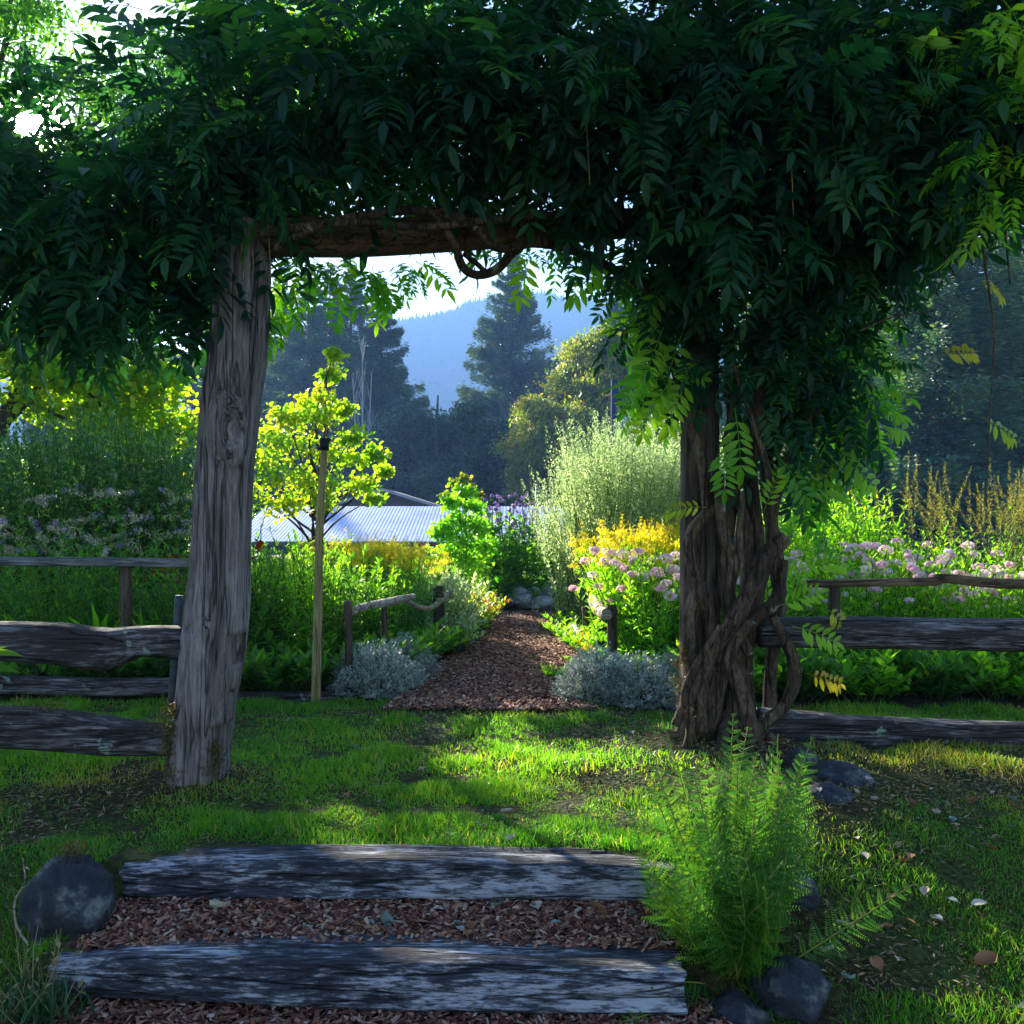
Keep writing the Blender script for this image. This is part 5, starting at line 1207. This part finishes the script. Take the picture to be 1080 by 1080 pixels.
mossy(wis, [P(x, y, YR - .14) for x, y in ((716, 700), (714, 720), (718, 740), (722, 690), (730, 760), (728, 780), (740, 745), (745, 790), (735, 730), (820, 785), (735, 640))], 2200, .022, .013)
# root flare at the foot
g = Geo()
for a_, l_ in ((-2.6, .35), (-1.9, .4), (-1.2, .45), (-.5, .35), (.3, .3), (3.4, .3)):
    b_ = np.array([1.1, 4.85, .14]); tube(g, smooth_path([b_, b_ + np.array([math.cos(a_), math.sin(a_), -.3]) * l_ * .5, b_ + np.array([math.cos(a_) * l_, math.sin(a_) * l_, -.16])], 6), [.045, .03, .015], 10, .12, 6, seed=int(a_ * 10 + 99))
part('roots', g, M_bark, wis, True)

# ================================================================ bracken fern at the right end of the steps
def frond_geo(L, W, curve, pairs=22, seed=0):
    rs = np.random.default_rng(seed); g = Geo(); gs = Geo()
    f = lambda u: np.stack([0 * u, u * L * (1 - .25 * curve * u), -curve * L * .55 * u ** 2.2], -1)
    tube(gs, f(np.linspace(0, 1, 8)), [.004, .0012], 4)
    u = np.linspace(.26, .99, pairs); base = f(u); tan = norm(f(u + .01) - f(u - .01))
    w = W * np.sin(np.clip((1.02 - u) / .8, 0, 1) * np.pi * .5) ** .9 * (1 - .4 * np.exp(-((u - .26) / .08) ** 2))
    for s_ in (-1, 1):
        side = np.tile([s_ * 1.0, 0, 0], (pairs, 1)); d = norm(side + tan * .45 + rs.normal(0, .16, (pairs, 3)) + [0, 0, -.12])
        k = 11; v = np.linspace(.05, 1, k)
        for q in (-1, 1):
            pn = base[:, None] + d[:, None] * (w[:, None] * v[None])[..., None]
            pn[..., 2] -= (w[:, None] * v[None] ** 2) * .15
            nn = np.cross(d, tan); nn = norm(nn)
            pd = norm(np.cross(nn, d))[:, None] * q + d[:, None] * .6 + 0 * v[None, :, None]
            sz = (w[:, None] * .17 * (1.12 - v[None])).reshape(-1) + .004
            scatter(g, LEAFQ, pn.reshape(-1, 3), frames(pd.reshape(-1, 3), up=np.repeat(nn * np.sign(nn[:, 2:3] + 1e-6), k, 0)), np.stack([sz * .9, sz, sz], -1), np.full(pairs * k, .1 + .8 * rs.random()) + rs.normal(0, .06, pairs * k))
    return g, gs
def merge(dst, src, Rm, loc):
    V = np.concatenate(src.V) @ Rm.T + loc; dst.add(V, [f for f in src.F], np.concatenate(src.A))
fb = np.array([GX(768, 2.95), 2.98, -.25])
fern = thing('bracken_fern', 'large bright green bracken fern at the right end of the timber steps', 'fern', tuple(fb))
def put_fronds(lst):
    for k, (px, py, Yb, tx, ty, Yt, curve, W) in enumerate(lst):
        a_ = P(px, py, Yb) - fb; b_ = P(tx, ty, Yt) - fb; d = b_ - a_; Ld = np.linalg.norm(d)
        gl, gs = frond_geo(Ld * (1 + .12 * curve), W, curve, max(12, int(19 * Ld / .7)), k + 200)
        up = np.array([d[0] * .2 + random.uniform(-.9, .9), random.uniform(-1, -.1), random.uniform(.1, .9)]); Rm = frames(d[None], up=up[None])[0]
        # tilt so that the curved tip still meets the target
        c_ = math.atan2(curve * Ld * .55, Ld * (1 - .2 * curve)); ca, sa = math.cos(c_ * .8), math.sin(c_ * .8)
        Rm = Rm @ np.array([[1, 0, 0], [0, ca, -sa], [0, sa, ca]])
        G1, G2 = Geo(), Geo(); merge(G1, gl, Rm, a_); merge(G2, gs, Rm, a_)
        fr_ = part('frond', G1, ML['fern'], fern); s2 = G2.mesh('frond_stalk'); link('frond_stalk', s2, M_fstalk, fr_)
M_fstalk = noise_mat('fern_stalk', [(0, (.12, .16, .02)), (1, (.26, .24, .04))], rnd=True)
put_fronds([
    (768, 1040, 2.98, 772, 748, 3.15, .12, .12), (770, 1040, 2.98, 830, 770, 3.1, .25, .12), (765, 1040, 2.98, 745, 790, 3.05, .15, .12), (762, 1040, 2.98, 700, 745, 3.1, .15, .10),
    (760, 1040, 2.98, 690, 830, 3.0, .3, .12), (760, 1040, 2.97, 655, 850, 2.95, .35, .12), (772, 1040, 2.98, 850, 830, 3.05, .35, .13), (768, 1040, 2.96, 800, 850, 2.9, .4, .13), (765, 1040, 2.95, 755, 860, 2.85, .4, .13),
    (762, 1040, 2.95, 715, 880, 2.82, .4, .12), (770, 1045, 2.95, 840, 905, 2.85, .5, .12), (765, 1045, 2.94, 690, 935, 2.8, .5, .12), (764, 1045, 2.93, 705, 1000, 2.72, .6, .11), (770, 1045, 2.93, 790, 960, 2.72, .6, .11),
    (762, 1045, 2.93, 690, 1035, 2.7, .5, .10), (768, 1042, 3.0, 720, 800, 3.25, .2, .11), (770, 1042, 3.0, 800, 800, 3.25, .2, .11), (775, 1045, 2.96, 860, 870, 3.15, .4, .11), (768, 1040, 3.0, 760, 800, 3.3, .2, .12), (764, 1040, 3.0, 735, 835, 3.1, .25, .12), (772, 1042, 2.97, 822, 790, 3.2, .25, .12),
    (770, 1045, 2.93, 750, 930, 2.75, .5, .11), (768, 1045, 2.93, 820, 890, 2.9, .4, .12), (760, 1045, 2.94, 672, 900, 2.9, .4, .12), (758, 1060, 2.9, 655, 1075, 2.65, .4, .10), (765, 1045, 2.94, 728, 960, 2.78, .5, .11)])
_fl = []
for k in range(16):
    tx, ty = random.gauss(765, 44), random.uniform(770, 1000)
    tx += (tx - 768) * .3 * (ty - 800) / 200
    _fl.append((random.uniform(755, 785), 1040, random.uniform(2.93, 3.02), tx, ty, random.uniform(2.75, 3.25), random.uniform(.15, .6), random.uniform(.09, .14)))
for k in range(22):
    a_ = random.uniform(-2.9, -.25); rr_ = random.uniform(55, 110)
    _fl.append((random.uniform(755, 785), 1042, random.uniform(2.9, 3.0), 762 + math.cos(a_) * rr_, 985 + math.sin(a_) * rr_ * 1.1, random.uniform(2.65, 2.95), random.uniform(.5, .9), random.uniform(.11, .16)))
for k in range(14):
    _fl.append((random.uniform(765, 790), 1040, random.uniform(2.96, 3.04), random.uniform(745, 865), random.uniform(755, 850), random.uniform(3.0, 3.35), random.uniform(.15, .5), random.uniform(.11, .16)))
put_fronds(_fl)
put_fronds([(806, 1032, 2.9, 968, 930, 2.86, .10, .085)])

# ================================================================ small things in the foreground
t_ = thing('dry_weed', 'dry straw-coloured weed with curled brown leaves at the bottom left corner', 'weed', tuple(P(38, 1075, 2.72)))
g = Geo(); n = 34; a = U(0, 6.28, n)
Bp = rng.normal(0, .05, (n, 3)) * [1, 1, 0]; Tp = Bp + np.stack([np.cos(a) * .09, np.sin(a) * .07, U(.06, .26, n)], -1)
thin_stems(g, Bp, Tp, .0022, .001, rng.normal(0, .015, (n, 3))); part('stems', g, noise_mat('dry_stem', [(0, (.16, .13, .06)), (1, (.34, .28, .16))], rnd=True), t_)
g = Geo(); k = 90; p_ = np.repeat(Tp, 3, 0)[:k] * U(.5, 1, (k, 1)); scatter(g, LEAFQ, p_, frames(rng.normal(0, 1, (k, 3))), U(.012, .035, k)); part('leaves', g, ML['straw'], t_)
g = Geo(); k = 260; p_ = rng.normal(0, .07, (k, 3)) * [1, 1, .2]; d = rng.normal(0, .5, (k, 3)) + [0, 0, 1]; scatter(g, STRAP, p_, frames(d), np.stack([np.full(k, .10), U(.05, .14, k), U(.05, .14, k)], -1)); part('grass_leaves', g, ML['dark'], t_)
g = Geo(); tube(g, smooth_path([P(30, 997, 2.86), P(17, 975, 2.86), P(16, 950, 2.87), P(26, 930, 2.88), (*P(24, 905, 2.9),)], 8), [.004, .0035, .002], 6, up=(0, 1, 0)); tube(g, [P(17, 950, 2.87), P(12, 938, 2.85)], [.002, .001], 5, up=(0, 1, 0))
o = link('bent_twig', g.mesh('bent_twig', True), M_drift); tag(o, 'pale curved dry twig standing before the big left boulder', 'twig')
# leaves at the left edge by the upper rail
t_ = thing('strap_leaf_plant', 'green and cream strap leaves poking in at the left edge before the upper rail', 'plant', (*P(-25, 0, 3.9)[:2], 0))
g = Geo(); bb = np.array(t_.location)
for (x, y, dx, dz, s_) in ((-20, 690, 1, .05, .17), (-25, 705, 1, .0, .18), (-30, 700, .8, .5, .16), (-30, 790, 1, -.05, .15), (-35, 812, 1, .1, .17)):
    scatter(g, LEAF, (P(x, y, 3.9) - bb)[None], frames(np.array([[dx, 0, dz]]), up=np.array([[0, -.6, 1.]])), np.array([[s_ * .8, s_, s_]]))
part('leaves', g, ML['fresh'], t_)
g = Geo(); thin_stems(g, np.tile([[-.02, 0, 0.]], (5, 1)) + rng.normal(0, .01, (5, 3)) * [1, 1, 0], np.array([P(x, y, 3.9) - bb for x, y in ((-20, 690), (-25, 705), (-30, 700), (-30, 790), (-35, 812))]), .004, .003); part('stems', g, M_stem, t_)
# fallen leaves, each on its own
M_fl = [noise_mat('fallen_brown_leaf', [(0, (.16, .07, .03)), (1, (.34, .17, .08))], rnd=True), noise_mat('fallen_tan_leaf', [(0, (.36, .28, .20)), (1, (.55, .47, .38))], rnd=True), noise_mat('fallen_grey_leaf', [(0, (.10, .14, .12)), (1, (.25, .32, .27))], rnd=True)]
fl_me = []
for k in range(5):
    g = Geo(); n1, n2 = 5, 9; u = np.linspace(-1, 1, n1)[None]; v = np.linspace(0, 1, n2)[:, None]
    w = .34 * np.sin(np.pi * np.clip(v, .02, .985) ** .8) ** (.8 + .1 * k)
    X_ = u * w; Z_ = .16 * (u ** 2) * (.6 + .3 * k) + .20 * np.sin(v * 3 + k) * .6 + .04 * vn(np.stack([u * 3 + 0 * v, v * 6 + 0 * u, 0 * u + 0 * v], -1), k); Y_ = v + 0 * u
    i = np.arange(n2 - 1)[:, None] * n1; j = np.arange(n1 - 1)[None]
    g.add(np.stack([X_, Y_, Z_], -1).reshape(-1, 3), np.stack([i + j, i + j + 1, i + n1 + j + 1, i + n1 + j], -1).reshape(-1, 4), R(1)[0])
    tube(g, [(0, 0, .02), (0, -.3, .03)], [.012, .008], 4, a=.1)
    fl_me.append(g)
def fallen(px, Y, s_, mi, label, group=None, rz=None, k=None):
    X = GX(px, Y); z = float(tz(np.array([X]), np.array([Y]))[0])
    me = fl_me[random.randrange(5) if k is None else k].mesh('fallen_leaf', True)
    o = link('fallen_leaf', me, M_fl[mi]); o.location = (X, Y, z + .02); o.rotation_euler = (random.uniform(-.3, .3), random.uniform(-.3, .3), random.uniform(0, 6.28) if rz is None else rz); o.scale = (s_,) * 3
    return tag(o, label, 'leaf', group)
fallen(1020, 3.85, .055, 0, 'reddish brown fallen leaf on the shaded grass right of the stones')
fallen(1050, 2.95, .085, 0, 'long brown fallen leaf in the grass nearest the bottom right corner', rz=1.9)
fallen(921, 2.93, .06, 0, 'orange-brown fallen leaf standing up in the grass right of the lowest rock')
fallen(946, 2.92, .05, 1, 'pale fallen leaf beside the orange-brown one right of the lowest rock')
fallen(442, 4.3, .05, 1, 'pale curled fallen leaf in the middle of the lawn')
fallen(528, 3.7, .045, 1, 'pale fallen leaf on the lawn behind the middle of the upper step')
fallen(542, 3.38, .045, 1, 'pale fallen leaf on the grass edge right behind the upper step')
fallen(668, 4.9, .06, 2, 'grey-green fallen leaf on the lawn near the left foot of the vine')
fallen(568, 3.07, .065, 1, 'whitish curled fallen leaf lying on the tread between the two steps')
fallen(640, 3.05, .07, 0, 'tan fallen leaf at the right end of the tread between the steps')
fallen(530, 3.15, .06, 2, 'green fallen leaf just under the upper step')
fallen(243, 3.12, .07, 1, 'broad tan fallen leaf on the tread near its left end')
fallen(228, 3.08, .055, 2, 'blue-green fallen leaf beside the broad tan one on the tread')
fallen(412, 2.97, .06, 2, 'green fallen leaf on the tread behind the lower step')
fallen(498, 2.98, .045, 0, 'small brown fallen leaf on the tread before the middle')
for k in range(34):
    px, Y = random.uniform(860, 1090), random.uniform(2.75, 4.1)
    fallen(px, Y, random.uniform(.025, .055), random.choice([0, 0, 1, 2]), 'small dry fallen leaf scattered in the shaded grass at the lower right', 'fallen leaves in the grass at the lower right')
for k in range(24):
    px, Y = random.uniform(230, 700), random.uniform(3.5, 5.6)
    fallen(px, Y, random.uniform(.025, .045), random.choice([0, 1, 0, 2]), 'small dry fallen leaf scattered on the sunlit lawn', 'fallen leaves on the sunlit lawn')
for k in range(24):
    px, Y = random.uniform(110, 690), random.uniform(2.93, 3.12)
    fallen(px, Y, random.uniform(.02, .045), random.choice([0, 0, 1, 2]), 'small fallen leaf among the chips between the steps', 'fallen leaves among the chips between the steps')

# ---------------------------------------------------------------- put each origin at the base of its thing
bpy.context.view_layer.update()
for o in list(COL.objects):
    if o.parent or 'category' not in o or o.location.length > 1e-6: continue
    leafs = [c for c in [o] + list(o.children) + [g_ for c in o.children for g_ in c.children] if c.type == 'MESH']
    lo = Vector((1e9,) * 3); hi = Vector((-1e9,) * 3)
    for c in leafs:
        V = np.empty(len(c.data.vertices) * 3, np.float32); c.data.vertices.foreach_get('co', V); V = V.reshape(-1, 3)
        lo = Vector([min(a_, b_) for a_, b_ in zip(lo, V.min(0))]); hi = Vector([max(a_, b_) for a_, b_ in zip(hi, V.max(0))])
    base = Vector(((lo.x + hi.x) / 2, (lo.y + hi.y) / 2, lo.z))
    for c in leafs: c.data.transform(Matrix.Translation(-base))
    o.location = base
# drop plants that were prepared but not planted
for k, (o, used) in PROTO.items():
    if not used:
        for c in list(o.children): bpy.data.objects.remove(c)
        bpy.data.objects.remove(o)
